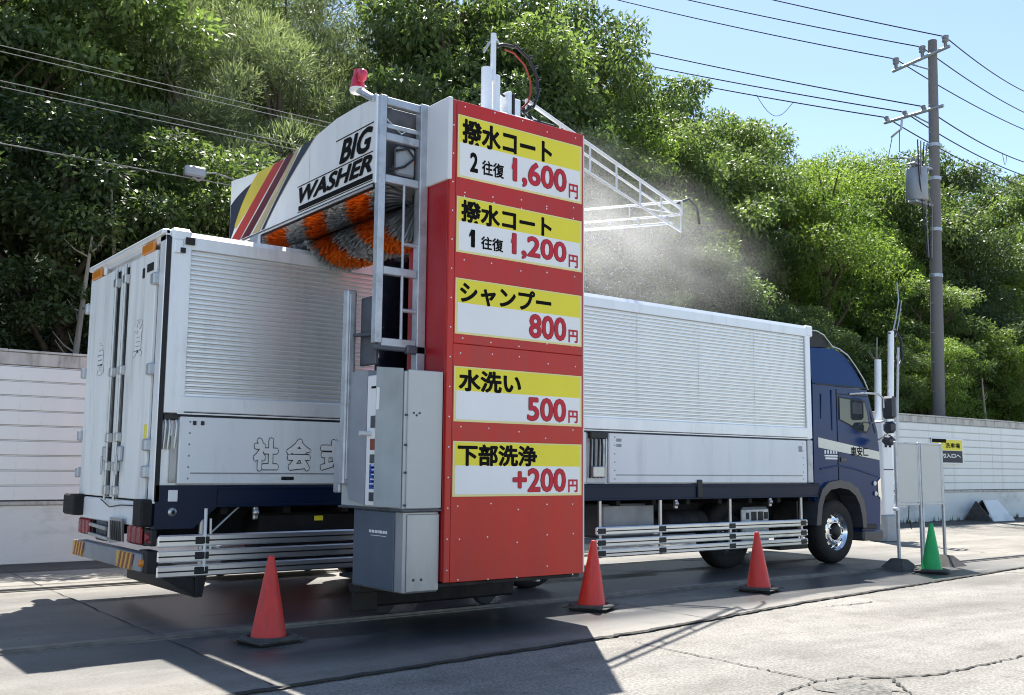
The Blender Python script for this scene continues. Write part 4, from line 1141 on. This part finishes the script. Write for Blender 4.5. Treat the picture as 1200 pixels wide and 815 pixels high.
# ------------------------------------------------------------------ sensor post ahead of the cab
sp = thing('sensor_post', 'pair of silver tube posts with white box ahead of the truck cab', 'post', (16.5, 2.6, 0))
MB().tube([(.05, 0, 0), (.37, 0, 4.55)], .065, 14).obj('tall_tube', 'alu_frame', sp)
MB().tube([(-.22, .1, .0), (-.02, .1, 3.9)], .07, 14).obj('short_tube', 'alu_frame', sp)
MB().tube([(.20, -.05, .3), (.55, -.05, 4.2)], .028, 10).obj('thin_tube', 'galv', sp)
b_ = MB().bbox(-.42, -.06, -.2, .15, .55, 2.55, .02).obj('white_box', 'gate_white', sp)
MB().box(-.36, -.28, -.206, -.2, 1.98, 2.25).box(-.20, -.12, -.206, -.2, 1.98, 2.25).obj('black_bar', 'print_black', b_)
MB().box(-.42, -.06, -.205, -.2, 1.50, 1.52).obj('box_seam', 'dark_rod', b_)
MB().bbox(-.44, -.02, -.25, .2, 0, .55, .02).obj('foot_box', 'xfmr', sp)
MB().tube([(.3, 0, 4.5), (.55, 0, 4.6), (.75, 0, 4.4), (.78, 0, 4.0), (.6, 0, 3.75), (.45, 0, 3.9)], .03, 8).obj('hose_loop', 'cable_black', sp)
MB().tube([(.3, 0, 4.3), (.5, .02, 4.35), (.62, .02, 4.15), (.6, .02, 3.95), (.45, .02, 4.0)], .02, 8).obj('hose_loop', 'cable_black', sp)
MB().tube([(.45, 0, 4.55), (.6, 0, 4.9), (.72, .0, 5.3), (.76, .05, 5.7)], .014, 8).obj('bent_pipe', 'galv', sp)
MB().tube([(.55, 0, 4.45), (.7, 0, 4.8), (.84, .0, 5.3)], .010, 8).obj('bent_pipe', 'galv', sp)
for z in (.7, .95, 1.2):
    MB().bbox(.1, .52, -.12, -.02, z, z + .06, .01).obj('pipe_clamp', 'galv', sp)

# ------------------------------------------------------------------ utility pole and wires
up_ = thing('utility_pole', 'tall concrete utility pole with crossarms and transformer behind the fence', 'utility pole', (28.15, 8.0, 0))
PT = Vector((.80, 0, 16.5))
def pp_(z): return PT * (z / 16.5)
MB().tube([pp_(0), pp_(4), pp_(8), pp_(12), pp_(16.5)], [.23, .215, .20, .18, .15], 18).obj('shaft', 'pole_conc', up_)
mb = MB()
for z in (8.0, 9.6, 11.4, 12.6): mb.tube([pp_(z), pp_(z + .12)], .215, 14)
mb.obj('band', 'galv', up_)
PB = Vector((28.15, 8.0, 0))
MB().tube([(.62, -.72, 16.02), (.62, 1.45, 15.80)], .06, 6).tube([pp_(15.4) + Vector((-.12, 0, 0)), (.62, .8, 15.88)], .03, 5).obj('crossarm', 'galv', up_)
MB().tube([(.53, -.45, 13.95), (.53, 1.80, 13.95)], .06, 6).tube([pp_(13.4) + Vector((-.12, 0, 0)), (.53, .7, 13.95)], .03, 5).obj('crossarm', 'galv', up_)
MB().tube([(.53, 1.10, 13.95), (.53, 1.15, 13.55), (.53, 1.55, 13.35)], .045, 6).obj('crossarm', 'galv', up_)
INS, INS2 = [], []
for y in (1.31, .29, -.57):
    c0 = Vector((.62, y, 15.95 - .1 * y))
    MB().lathe([(.06, 0), (.06, .20), (.11, .22), (.11, .28), (.07, .30), (.11, .33), (.12, .42), (.0, .46)], c0, 2, 12).obj('insulator', 'insulator', up_)
    INS.append(PB + c0 + Vector((0, 0, .40)))
for y in (1.71, 1.0, .29):
    c0 = Vector((.53, y, 13.98))
    MB().lathe([(.05, 0), (.05, .08), (.08, .1), (.08, .18), (.0, .2)], c0, 2, 10).obj('insulator', 'insulator', up_)
    INS2.append(PB + c0 + Vector((0, 0, .15)))
MB().lathe([(0, 10.55), (.33, 10.55), (.36, 10.6), (.36, 11.62), (.33, 11.68), (0, 11.70)], (-.35, .15, 0), 2, 16).obj('transformer', 'xfmr', up_)
for z in (10.45, 11.75): MB().bbox(-.75, .45, -.05, .25, z, z + .07, .01).obj('transformer_bracket', 'galv', up_)
for k in range(3):
    MB().lathe([(.05, 0), (.07, .1), (.04, .15), (.07, .2), (.03, .35), (0, .36)], (-.6 + k * .22, .1, 11.7), 2, 10).obj('bushing', 'insulator', up_)
for k in range(4):
    MB().tube([(-.6 + k * .2, -.1, 12.6), (-.7 + k * .12, -.15, 11.5), (-.45 + k * .2, -.1, 10.3), (-.3 + k * .1, -.1, 8.6)], .022, 5).obj('drop_cable', 'wire_light' if k % 2 else 'wire_dark', up_)
MB().tube([(.5, 1.5, 13.3), (.2, 1.5, 12.5), (-.4, .2, 12.05)], .015, 5).tube([(.5, 1.2, 13.5), (.1, 1.0, 12.6), (-.2, .2, 12.05)], .015, 5).obj('drop_cable', 'wire_dark', up_)
mb = MB()
for k in range(22):
    z = 3.6 + k * .5
    p = pp_(z)
    mb.tube([p + Vector((-.2 if k % 2 else .2, 0, 0)), p + Vector((-.34 if k % 2 else .34, 0, 0))], .014, 5)
mb.obj('step_bolt', 'galv', up_)

def wire(A, B, sag, r, m, label, group, n=28, spacers=0):
    A, B = Vector(A), Vector(B)
    pts = []
    for i in range(n + 1):
        t = i / n
        p = A.lerp(B, t); p.z -= sag * 4 * t * (1 - t)
        pts.append(p)
    o = MB().tube(pts, r, 5).obj('power_line', m)
    return tag(o, label, 'wire', group)
LE = [(23.5, 28, 25.9), (23.5, 28, 26.7), (23.4, 28, 27.9)]
LE2 = [(23.6, 28, 22.1), (23.6, 28, 22.6), (23.6, 28, 23.4)]
RE = [(45, 12.38, 17.98), (45, 12.34, 18.83), (45, 12.29, 19.88)]
RE2 = [(45, 12.53, 15.17), (45, 12.5, 15.71), (45, 12.47, 16.38)]
for k, nm in enumerate(('lowest', 'middle', 'uppermost')):
    wire(INS[k], LE[k], .25, .022, 'wire_dark', f'{nm} of the three upper dark wires running left from the pole top', 'upper wires left of the pole')
    wire(INS2[k], LE2[k], .2, .024, 'wire_dark', f'{nm} of the three lower dark wires entering the trees left of the pole', 'lower wires left of the pole')
    wire(INS[k], RE[k], .15, .022, 'wire_dark', f'{nm} of the three upper dark wires running right from the pole top', 'upper wires right of the pole')
    wire(INS2[k], RE2[k], .2, .024, 'wire_dark', f'{nm} of the three lower dark wires running right from the pole', 'lower wires right of the pole')
def loopw(A, B, t, w, h, label):
    A, B = Vector(A), Vector(B)
    c = A.lerp(B, t); d = (B - A).normalized()
    pts = [c + d * w * (q - .5) + Vector((0, 0, -.12 - h * math.sin(PI * q))) for q in [i / 10 for i in range(11)]]
    tag(MB().tube(pts, .012, 5).obj('wire_loop', 'wire_dark'), label, 'cable')
loopw(INS2[0], LE2[0], .22, 1.6, .7, 'slack loop hanging from the lower wires left of the pole')
loopw(INS2[2], RE2[2], .75, .9, .5, 'slack loop hanging from the lower wires right of the pole')
# light wires along the fence at left
FYW = 7.5
for z, nm, grp in ((8.18, 'upper strand of the topmost pale double wire before the trees at left', 1), (8.08, 'lower strand of the topmost pale double wire before the trees at left', 1),
                   (7.60, 'upper strand of the middle pale double wire before the trees at left', 1), (7.50, 'lower strand of the middle pale double wire before the trees at left', 1),
                   (6.58, 'lowest pale wire before the trees, ending behind the white hood', 1)):
    wire((-14, FYW, z), (10.4, FYW, z), .06, .0075 if z > 7 else .011, 'wire_light', nm, 'pale wires crossing the forest edge', 40)
tag(MB().tube([(10.5, FYW, 0), (10.5, FYW, 8.5)], [.15, .11], 12).obj('cable_pole', 'pole_conc'), 'plain grey cable pole behind the price tower carrying the pale wires', 'pole')
sj = thing('cable_closure', 'small grey cable closure on the lowest pale wire left of the hood', 'cable box', (2.9, FYW, 6.58))
MB().bbox(-.2, .18, -.07, .07, -.02, .17, .03).obj('closure_body', 'xfmr', sj)
MB().tube([(.0, 0, .05), (.35, 0, .12), (.9, 0, .05)], .018, 6).tube([(-.05, 0, -.02), (.05, 0, -.07), (.15, 0, -.02)], .03, 6).obj('cable_tail', 'wire_light', sj)

# ------------------------------------------------------------------ trees
def leafmesh(seed, kind, nl):
    rg = np.random.default_rng(seed)
    # lobes: (centre, radius) inside a crown roughly 2.6 m across radius, 5 m tall, origin at crown base
    lobes = []
    K_ = 9 if kind != 'feather' else 8
    for k in range(K_):
        t = (k + .5) / K_
        z = .6 + 4.3 * t
        rad = 1.75 * math.sin(PI * (0.18 + .72 * t)) ** .8
        a = k * 2.4 + rg.uniform(-.5, .5)
        lobes.append((np.array([math.cos(a) * rad * rg.uniform(.55, 1.0), math.sin(a) * rad * rg.uniform(.55, 1.0), z]), rg.uniform(.95, 1.45)))
    lobes.append((np.array([0, 0, 2.6]), 1.7)); lobes.append((np.array([rg.uniform(-.4, .4), 0, 4.6]), 1.0))
    C, Rr, tone = [], [], []
    nclump = {'broad': 120, 'fine': 140, 'feather': 150}[kind]
    for k in range(nclump):
        c, r = lobes[rg.integers(len(lobes))]
        d = rg.normal(size=3); d[2] = d[2] * .9 + .15; d /= np.linalg.norm(d)
        C.append(c + d * r * rg.uniform(.55, 1.08) * np.array([1, 1, .85]))
        Rr.append(rg.uniform(.26, .58)); tone.append(rg.uniform(0, 1))
    C = np.array(C); Rr = np.array(Rr); tone = np.array(tone)
    wts = Rr ** 2; wts /= wts.sum()
    idx = rg.choice(nclump, nl, p=wts)
    D = rg.normal(size=(nl, 3)); D[:, 2] = D[:, 2] * .8 + .35
    D /= np.linalg.norm(D, axis=1)[:, None]
    rad = Rr[idx] * rg.uniform(.55, 1.1, nl)
    pos = C[idx] + D * rad[:, None] * np.array([1.15, 1.15, .7])
    # leaf frames
    if kind == 'feather':
        ax = D * .8 + rg.normal(size=(nl, 3)) * .45 + np.array([0, 0, .5])
    else:
        ax = D * .9 + rg.normal(size=(nl, 3)) * .6 + np.array([0, 0, -.45])
    ax /= np.linalg.norm(ax, axis=1)[:, None]
    nn = D * .5 + rg.normal(size=(nl, 3)) * .5 + np.array([0, 0, .8])
    sd_ = np.cross(ax, nn); sd_ /= (np.linalg.norm(sd_, axis=1)[:, None] + 1e-6)
    nn = np.cross(sd_, ax)
    if kind == 'broad': Ln, Wd = rg.uniform(.09, .165, nl), rg.uniform(.045, .078, nl)
    elif kind == 'fine': Ln, Wd = rg.uniform(.08, .14, nl), rg.uniform(.03, .05, nl)
    else: Ln, Wd = rg.uniform(.11, .22, nl), rg.uniform(.014, .024, nl)
    V = np.empty((nl, 4, 3))
    V[:, 0] = pos
    V[:, 1] = pos + ax * (Ln * .45)[:, None] + sd_ * (Wd * .5)[:, None]
    V[:, 2] = pos + ax * Ln[:, None] - nn * (Ln * .12)[:, None]
    V[:, 3] = pos + ax * (Ln * .45)[:, None] - sd_ * (Wd * .5)[:, None]
    me = bpy.data.meshes.new('crown_' + kind)
    me.vertices.add(nl * 4); me.vertices.foreach_set('co', V.ravel().astype('f'))
    me.loops.add(nl * 4); me.loops.foreach_set('vertex_index', np.arange(nl * 4, dtype='i'))
    me.polygons.add(nl); me.polygons.foreach_set('loop_start', np.arange(0, nl * 4, 4, dtype='i'))
    me.update(calc_edges=True)
    at = me.attributes.new('leaf_tone', 'FLOAT', 'FACE')
    tv = np.clip(.65 * tone[idx] + .35 * rg.uniform(0, 1, nl), 0, 1)
    at.data.foreach_set('value', tv.astype('f'))
    return me, [l[0] for l in lobes]

def trunkmesh(seed, lobes):
    R = random.Random(seed)
    mb = MB()
    base = Vector((0, 0, -3.0))
    lean = Vector((R.uniform(-.3, .3), R.uniform(-.3, .3), 0))
    sp_ = [base, Vector((0, 0, -1)) + lean * .4, Vector((0, 0, 1.0)) + lean * .8, Vector((0, 0, 3.0)) + lean, Vector((0, 0, 4.6)) + lean]
    mb.tube(sp_, [.20, .16, .13, .08, .03], 9)
    for l in lobes:
        z0 = max(-.6, l[2] - 1.3)
        s0 = Vector((lean.x * .6, lean.y * .6, z0))
        e = Vector(l)
        m_ = s0.lerp(e, .5) + Vector((R.uniform(-.2, .2), R.uniform(-.2, .2), .15))
        mb.tube([s0, m_, e], [.075, .05, .02], 6)
        for q in range(2):
            e2 = e + Vector((R.uniform(-.8, .8), R.uniform(-.8, .8), R.uniform(.1, .7)))
            mb.tube([m_, m_.lerp(e2, .6) + Vector((0, 0, .1)), e2], [.035, .022, .01], 5)
    return mb.mesh('trunk', 'bark')

VAR = {}
for kind, ns, nl in (('broad', 4, 28000), ('fine', 3, 30000), ('feather', 3, 34000)):
    VAR[kind] = []
    for k in range(ns):
        me, lb = leafmesh(100 + k * 7 + len(kind), kind, nl)
        VAR[kind].append((me, trunkmesh(50 + k, lb)))
CM = {}
def crown_data(kind, vi, lm):
    key = (kind, vi, lm)
    if key not in CM:
        me = VAR[kind][vi][0].copy() if any(k[:2] == key[:2] for k in CM) else VAR[kind][vi][0]
        me.materials.clear(); me.materials.append(M[lm])
        CM[key] = me
    return CM[key]

def tree(x, y, h, kind, lm, vi, rz, label, group, wide=1.0):
    name = {'broad': 'broadleaf_tree', 'fine': 'broadleaf_tree', 'feather': 'pine_tree'}[kind]
    t = thing(name, label, 'tree', (x, y, gz(y) - .1), rz, group)
    # crown 5.6 m + trunk 3 m below at scale 1
    s_ = h / 7.6
    cr = bpy.data.objects.new('crown', crown_data(kind, vi, lm)); COL.objects.link(cr); cr.parent = t
    cr.location = (0, 0, 2.2 * s_); cr.scale = (s_ * wide, s_ * wide, s_)
    tr = bpy.data.objects.new('trunk', VAR[kind][vi][1]); COL.objects.link(tr); tr.parent = t
    tr.location = (0, 0, 2.2 * s_); tr.scale = (s_ * wide, s_ * wide, s_)
    return t

# (x, y, height, kind, leaf material, spot in words)
TREES = [
 (-2.8, 10.0, 6.7, 'b', 'd', 0), (1.3, 10.0, 7.0, 'b', 'd', 0), (3.5, 9.5, 7.0, 'b', 'm', 0), (8.2, 10.3, 5.5, 'b', 'd', 1), (11.9, 9.2, 6.3, 'b', 'm', 2),
 (16.2, 9.2, 5.7, 'n', 'm', 3), (20.0, 10.3, 6.7, 'b', 'd', 3), (24.3, 10.1, 5.5, 'b', 'm', 4), (29.7, 9.2, 5.3, 'n', 'l', 5), (35.0, 9.2, 5.7, 'b', 'l', 6), (40.3, 10.3, 5.8, 'b', 'm', 6),
 (-1.3, 12.7, 10.7, 'b', 'd', 0), (1.4, 13.4, 10.8, 'b', 'm', 0), (6.6, 13.3, 9.6, 'f', 'o', 1), (9.8, 12.0, 9.1, 'f', 'o', 1), (13.7, 12.2, 10.5, 'b', 'd', 2),
 (18.2, 12.9, 9.7, 'n', 'l', 3), (23.5, 13.2, 10.1, 'b', 'm', 3), (28.5, 12.6, 10.8, 'n', 'l', 4), (33.4, 13.5, 8.7, 'b', 'l', 5), (40.0, 13.2, 9.6, 'b', 'd', 6), (45.8, 12.4, 10.4, 'b', 'l', 6),
 (-1.8, 15.7, 10.3, 'b', 'm', 0), (4.0, 16.0, 12.3, 'f', 'o', 0), (8.5, 17.3, 10.9, 'f', 'o', 1), (12.2, 16.5, 12.3, 'f', 'o', 1), (16.8, 16.9, 12.4, 'b', 'd', 2),
 (23.2, 15.7, 11.4, 'b', 'd', 3), (27.4, 16.2, 11.1, 'b', 'm', 3), (34.5, 16.2, 11.0, 'n', 'l', 4), (39.9, 16.2, 10.8, 'b', 'm', 5), (45.7, 15.7, 10.2, 'b', 'd', 6), (53.2, 17.4, 13.2, 'b', 'm', 6), (59.2, 17.4, 14.0, 'b', 'l', 6),
 (1.8, 20.5, 10.3, 'b', 'm', 0), (7.4, 20.9, 9.8, 'b', 'l', 0), (11.4, 21.7, 8.6, 'f', 'o', 1), (17.6, 21.6, 8.9, 'f', 'd', 2), (23.8, 21.8, 10.4, 'b', 'm', 2), (30.0, 20.3, 9.8, 'b', 'd', 3), (35.5, 21.6, 9.4, 'b', 'm', 3), (42.9, 21.9, 11.1, 'n', 'l', 4), (51.0, 20.9, 10.0, 'b', 'd', 5), (58.3, 21.0, 9.4, 'b', 'm', 6),
 (14.8, 26.8, 10.9, 'f', 'o', 1), (20.1, 25.7, 9.2, 'b', 'm', 2), (26.2, 26.5, 11.7, 'b', 'd', 2), (33.2, 26.5, 11.4, 'b', 'm', 3), (41.0, 26.3, 11.3, 'b', 'd', 3), (48.2, 26.4, 9.8, 'b', 'm', 4), (56.6, 26.5, 11.1, 'b', 'd', 5),
]
# fillers between the rows so the slope reads as closed forest
FILL = [(5.6, 10.2, 6.2, 'b', 'd', 0), (-.6, 9.0, 4.2, 'b', 'd', 0), (14.0, 10.4, 6.5, 'b', 'd', 2), (18.0, 10.8, 6.8, 'n', 'm', 3), (22.2, 9.4, 5.6, 'b', 'd', 3), (26.6, 9.0, 5.0, 'b', 'm', 4), (32.0, 10.6, 7.0, 'b', 'm', 5), (37.6, 10.6, 6.6, 'b', 'd', 6),
        (4.1, 12.6, 9.4, 'f', 'o', 0), (16.0, 14.4, 10.6, 'n', 'l', 3), (20.9, 14.0, 10.6, 'b', 'm', 3), (26.0, 14.4, 9.4, 'b', 'm', 4), (31.2, 14.8, 9.4, 'n', 'l', 4), (36.8, 14.8, 9.8, 'b', 'm', 5), (42.9, 14.4, 9.0, 'b', 'd', 6), (49.5, 15.0, 9.0, 'b', 'l', 6),
        (6.2, 18.4, 10.8, 'b', 'l', 0), (14.6, 13.6, 12.6, 'b', 'm', 2), (16.8, 14.0, 13.3, 'b', 'm', 2), (19.7, 15.2, 12.0, 'b', 'd', 3), (12.6, 14.2, 13.2, 'b', 'm', 2), (51.0, 13.6, 14.0, 'b', 'm', 6), (44.2, 16.8, 12.8, 'b', 'd', 6), (37.5, 15.4, 11.6, 'b', 'm', 5), (14.6, 18.8, 11.2, 'f', 'o', 1), (20.2, 18.6, 11.4, 'b', 'm', 2)]
SPOT = ['at far left', 'behind the white hood', 'behind the price tower', 'above the spray boom', 'above the truck cab', 'left of the utility pole', 'right of the utility pole']
KN = {'b': 'broad', 'n': 'fine', 'f': 'feather'}
LMN = {'d': 'leaf_dark', 'm': 'leaf_mid', 'l': 'leaf_light', 'o': 'leaf_olive'}
DESC = {('b', 'd'): 'dark green broadleaf tree', ('b', 'm'): 'mid green broadleaf tree', ('b', 'l'): 'light green broadleaf tree', ('n', 'l'): 'yellow-green small-leaved tree', ('n', 'm'): 'fresh green small-leaved tree',
        ('f', 'o'): 'olive feathery conifer', ('f', 'd'): 'dark feathery conifer'}
R = random.Random(77)
def rowname(y):
    return 'just behind the fence' if y < 11.2 else 'low on the slope' if y < 14.5 else 'halfway up the slope' if y < 19 else 'high on the slope'
ALL = TREES + FILL
keys = {}
for i, (x, y, h, k, l, s_) in enumerate(ALL):
    keys.setdefault((k, l, rowname(y), s_), []).append(((x + 3.2) / (y + 9.7), i))
ORD = {}
for kk, lst in keys.items():
    lst.sort()
    for j, (_, i) in enumerate(lst):
        ORD[i] = '' if len(lst) == 1 else (('left ' if j == 0 else 'right ') if len(lst) == 2 else ['leftmost ', 'second from left ', 'third from left ', 'fourth from left '][j])
for i, (x, y, h, k, l, s_) in enumerate(ALL):
    kind = KN[k]
    vi = R.randrange(len(VAR[kind]))
    lab = f'{ORD[i]}{DESC[(k, l)]} {rowname(y)} {SPOT[s_]}'
    tree(x, y, h, kind, LMN[l], vi, R.uniform(0, 2 * PI), lab, 'trees on the wooded slope', R.uniform(.95, 1.2) if h < 7.5 else (.72 if h in (13.3, 12.0) else R.uniform(.85, 1.05)))
# slender pale trunks standing in the gloom at the forest edge
def slender(x, y, h, lean, seed, label):
    R = random.Random(seed)
    t = thing('slender_tree', label, 'tree', (x, y, gz(y) - .05), 0, 'slender trunks at the forest edge')
    pts = [(lean * q ** 1.5, R.uniform(-.05, .05), h * q) for q in (0, .25, .5, .75, 1)]
    MB().tube(pts, [.085, .075, .06, .045, .02], 8).obj('trunk', 'bark_pale', t)
    for k in range(9):
        mb = MB()
        q = R.uniform(.3, .95); a = R.uniform(0, 2 * PI); l = R.uniform(.2, .5)
        p = Vector((lean * q ** 1.5, 0, h * q))
        d = Vector((math.cos(a), math.sin(a) * .6, .45))
        mb.tube([p, p + d * l * .5, p + d * l + Vector((0, 0, .1))], [.02, .014, .006], 5)
        mb.obj('twig', 'bark_pale', t)
M['bark_pale'] = mat('pale_bark', (0.30, 0.27, 0.22), 0.85, 0, 0.3, 5, 0.4, 20, stretch=(2, 2, .4))
for k, (x, y, h, le, lb) in enumerate(((1.05, 8.0, 5.2, .3, 'thin pale trunk over the left fence, farthest left of its group'), (2.1, 8.3, 6.0, -.4, 'thin pale trunk leaning left above the truck rear doors'),
        (2.9, 8.1, 5.4, .5, 'thin pale trunk leaning right just left of the white hood'), (24.5, 8.0, 5.5, .4, 'thin pale trunk behind the silver sensor posts'),
        (31.5, 8.0, 4.6, -.3, 'thin pale trunk right of the utility pole base'), (36.2, 8.2, 5.0, .5, 'thin pale trunk at far right above the fence'))):
    slender(x, y, h, le, k, lb)
# undergrowth: leafy mass on the slope
def shrubmass():
    rg = np.random.default_rng(41)
    nc = 520
    cx = rg.uniform(-8, 62, nc); cy = 7.9 + rg.uniform(0, 1, nc) ** 1.6 * 16
    C = np.stack([cx, cy, (cy - 7.6) * .5 + rg.uniform(.1, .9, nc)], 1)
    nl = 60000
    idx = rg.integers(0, nc, nl)
    D = rg.normal(size=(nl, 3)); D[:, 2] = abs(D[:, 2]); D /= np.linalg.norm(D, axis=1)[:, None]
    rr = rg.uniform(.35, .95, nc)[idx] * rg.uniform(.6, 1.05, nl)
    pos = C[idx] + D * rr[:, None] * np.array([1.3, 1, 1])
    ax = D + rg.normal(size=(nl, 3)) * .6; ax /= np.linalg.norm(ax, axis=1)[:, None]
    nn = rg.normal(size=(nl, 3)) * .6 + np.array([0, 0, 1.0])
    sd_ = np.cross(ax, nn); sd_ /= np.linalg.norm(sd_, axis=1)[:, None] + 1e-6
    Ln, Wd = rg.uniform(.12, .24, nl), rg.uniform(.05, .1, nl)
    V = np.empty((nl, 4, 3))
    V[:, 0] = pos; V[:, 2] = pos + ax * Ln[:, None]
    V[:, 1] = pos + ax * (Ln * .5)[:, None] + sd_ * (Wd * .5)[:, None]
    V[:, 3] = pos + ax * (Ln * .5)[:, None] - sd_ * (Wd * .5)[:, None]
    me = bpy.data.meshes.new('undergrowth')
    me.vertices.add(nl * 4); me.vertices.foreach_set('co', V.ravel().astype('f'))
    me.loops.add(nl * 4); me.loops.foreach_set('vertex_index', np.arange(nl * 4, dtype='i'))
    me.polygons.add(nl); me.polygons.foreach_set('loop_start', np.arange(0, nl * 4, 4, dtype='i'))
    me.update(calc_edges=True)
    at = me.attributes.new('leaf_tone', 'FLOAT', 'FACE')
    at.data.foreach_set('value', rg.uniform(0, 1, nl).astype('f'))
    me.materials.append(M['leaf_dark'])
    o = bpy.data.objects.new('undergrowth', me); COL.objects.link(o); o['kind'] = 'stuff'
    tag(o, 'tangled dark undergrowth on the slope behind the fence', 'undergrowth')
shrubmass()
def weeds():
    R = random.Random(6)
    mb = MB()
    for k in range(150):
        x = R.uniform(17, 42); y = FY - R.uniform(.02, .22)
        for q in range(7):
            a = R.uniform(0, 2 * PI); l = R.uniform(.05, .22); w = R.uniform(.006, .014)
            dx, dy = math.cos(a), math.sin(a)
            p = Vector((x + R.uniform(-.08, .08), y, .0)); t = p + Vector((dx * l * .5, min(0, dy * l * .5), l))
            sdv = Vector((-dy, dx, 0)) * w
            mb.add([p - sdv, p + sdv, t], [(0, 1, 2)])
    o = mb.obj('weeds', 'weed'); o['kind'] = 'stuff'
    tag(o, 'small weeds sprouting along the foot of the white fence at right', 'weeds')
M['weed'] = mat('weed_green', (0.10, 0.13, 0.04), 0.7, 0, 0.4, 2)
weeds()

# ------------------------------------------------------------------ spray mist
def mist():
    vs, fs = [], []
    # ellipsoid hull
    nu, nv = 20, 12
    for j in range(nv + 1):
        ph = PI * j / nv
        for i in range(nu):
            th = 2 * PI * i / nu
            vs.append((math.sin(ph) * math.cos(th), math.sin(ph) * math.sin(th), math.cos(ph)))
    for j in range(nv):
        for i in range(nu):
            i2 = (i + 1) % nu
            fs.append((j * nu + i, (j + 1) * nu + i, (j + 1) * nu + i2, j * nu + i2))
    o = MB().add(vs, fs).obj('water_mist', 'glass')
    o.location = (7.1, .9, 4.95); o.scale = (3.6, 1.3, 1.4); o.rotation_euler = (0, .18, -.10)
    m = bpy.data.materials.new('water_mist'); m.use_nodes = True
    N, L = m.node_tree.nodes, m.node_tree.links
    N.remove(N['Principled BSDF'])
    pv = N.new('ShaderNodeVolumePrincipled')
    pv.inputs['Color'].default_value = (1, 1, 1, 1)
    pv.inputs['Anisotropy'].default_value = .38
    tc = N.new('ShaderNodeTexCoord')
    ln = N.new('ShaderNodeVectorMath'); ln.operation = 'LENGTH'
    L.new(tc.outputs['Object'], ln.inputs[0])
    f = N.new('ShaderNodeMapRange'); f.inputs['From Min'].default_value = 1.0; f.inputs['From Max'].default_value = .15
    f.interpolation_type = 'SMOOTHSTEP'
    L.new(ln.outputs['Value'], f.inputs['Value'])
    n = N.new('ShaderNodeTexNoise'); n.inputs['Scale'].default_value = 2.2; n.inputs['Detail'].default_value = 4
    L.new(tc.outputs['Object'], n.inputs['Vector'])
    f2 = N.new('ShaderNodeMapRange'); f2.inputs['From Min'].default_value = .34; f2.inputs['From Max'].default_value = .68
    L.new(n.outputs['Fac'], f2.inputs['Value'])
    k = N.new('ShaderNodeMath'); k.operation = 'MULTIPLY'
    L.new(f.outputs[0], k.inputs[0]); L.new(f2.outputs[0], k.inputs[1])
    # denser towards the nozzles (local -x)
    sx = N.new('ShaderNodeSeparateXYZ'); L.new(tc.outputs['Object'], sx.inputs[0])
    f3 = N.new('ShaderNodeMapRange'); f3.inputs['From Min'].default_value = 1.0; f3.inputs['From Max'].default_value = -.7
    f3.inputs['To Min'].default_value = .10; f3.inputs['To Max'].default_value = 1.0
    L.new(sx.outputs[0], f3.inputs['Value'])
    k2 = N.new('ShaderNodeMath'); k2.operation = 'MULTIPLY'
    L.new(k.outputs[0], k2.inputs[0]); L.new(f3.outputs[0], k2.inputs[1])
    k3 = N.new('ShaderNodeMath'); k3.operation = 'MULTIPLY'; k3.inputs[1].default_value = .55
    L.new(k2.outputs[0], k3.inputs[0])
    L.new(k3.outputs[0], pv.inputs['Density'])
    L.new(pv.outputs[0], N['Material Output'].inputs['Volume'])
    o.data.materials.clear(); o.data.materials.append(m)
    o['kind'] = 'stuff'
    tag(o, 'fine white water mist drifting over the truck roof right of the tower', 'mist')
mist()
def droplets():
    R = random.Random(15)
    mb = MB()
    A, B = Vector((7.35, .0, 5.0)), Vector((5.3, 3.3, 5.0))
    for k in range(3000):
        p = A.lerp(B, R.random())
        fall = R.random() ** 1.3 * 1.5
        p = p + Vector((R.gauss(0, .12 + fall * .45), R.gauss(0, .1 + fall * .2), -fall))
        if p.z < 3.85: continue
        r = R.uniform(.002, .006)
        l = r * R.uniform(1, 3)
        mb.add([p + Vector((r, 0, 0)), p + Vector((-r * .5, r * .87, 0)), p + Vector((-r * .5, -r * .87, 0)), p + Vector((0, 0, l))], [(0, 2, 1), (0, 1, 3), (1, 2, 3), (2, 0, 3)])
    o = mb.obj('water_droplets', 'water_drop'); o['kind'] = 'stuff'
    tag(o, 'fine white droplets falling from the spray header onto the truck roof', 'water spray')
M['water_drop'] = mat('white_water', (0.9, 0.92, 0.95), 0.2, 0, 0.02)
droplets()
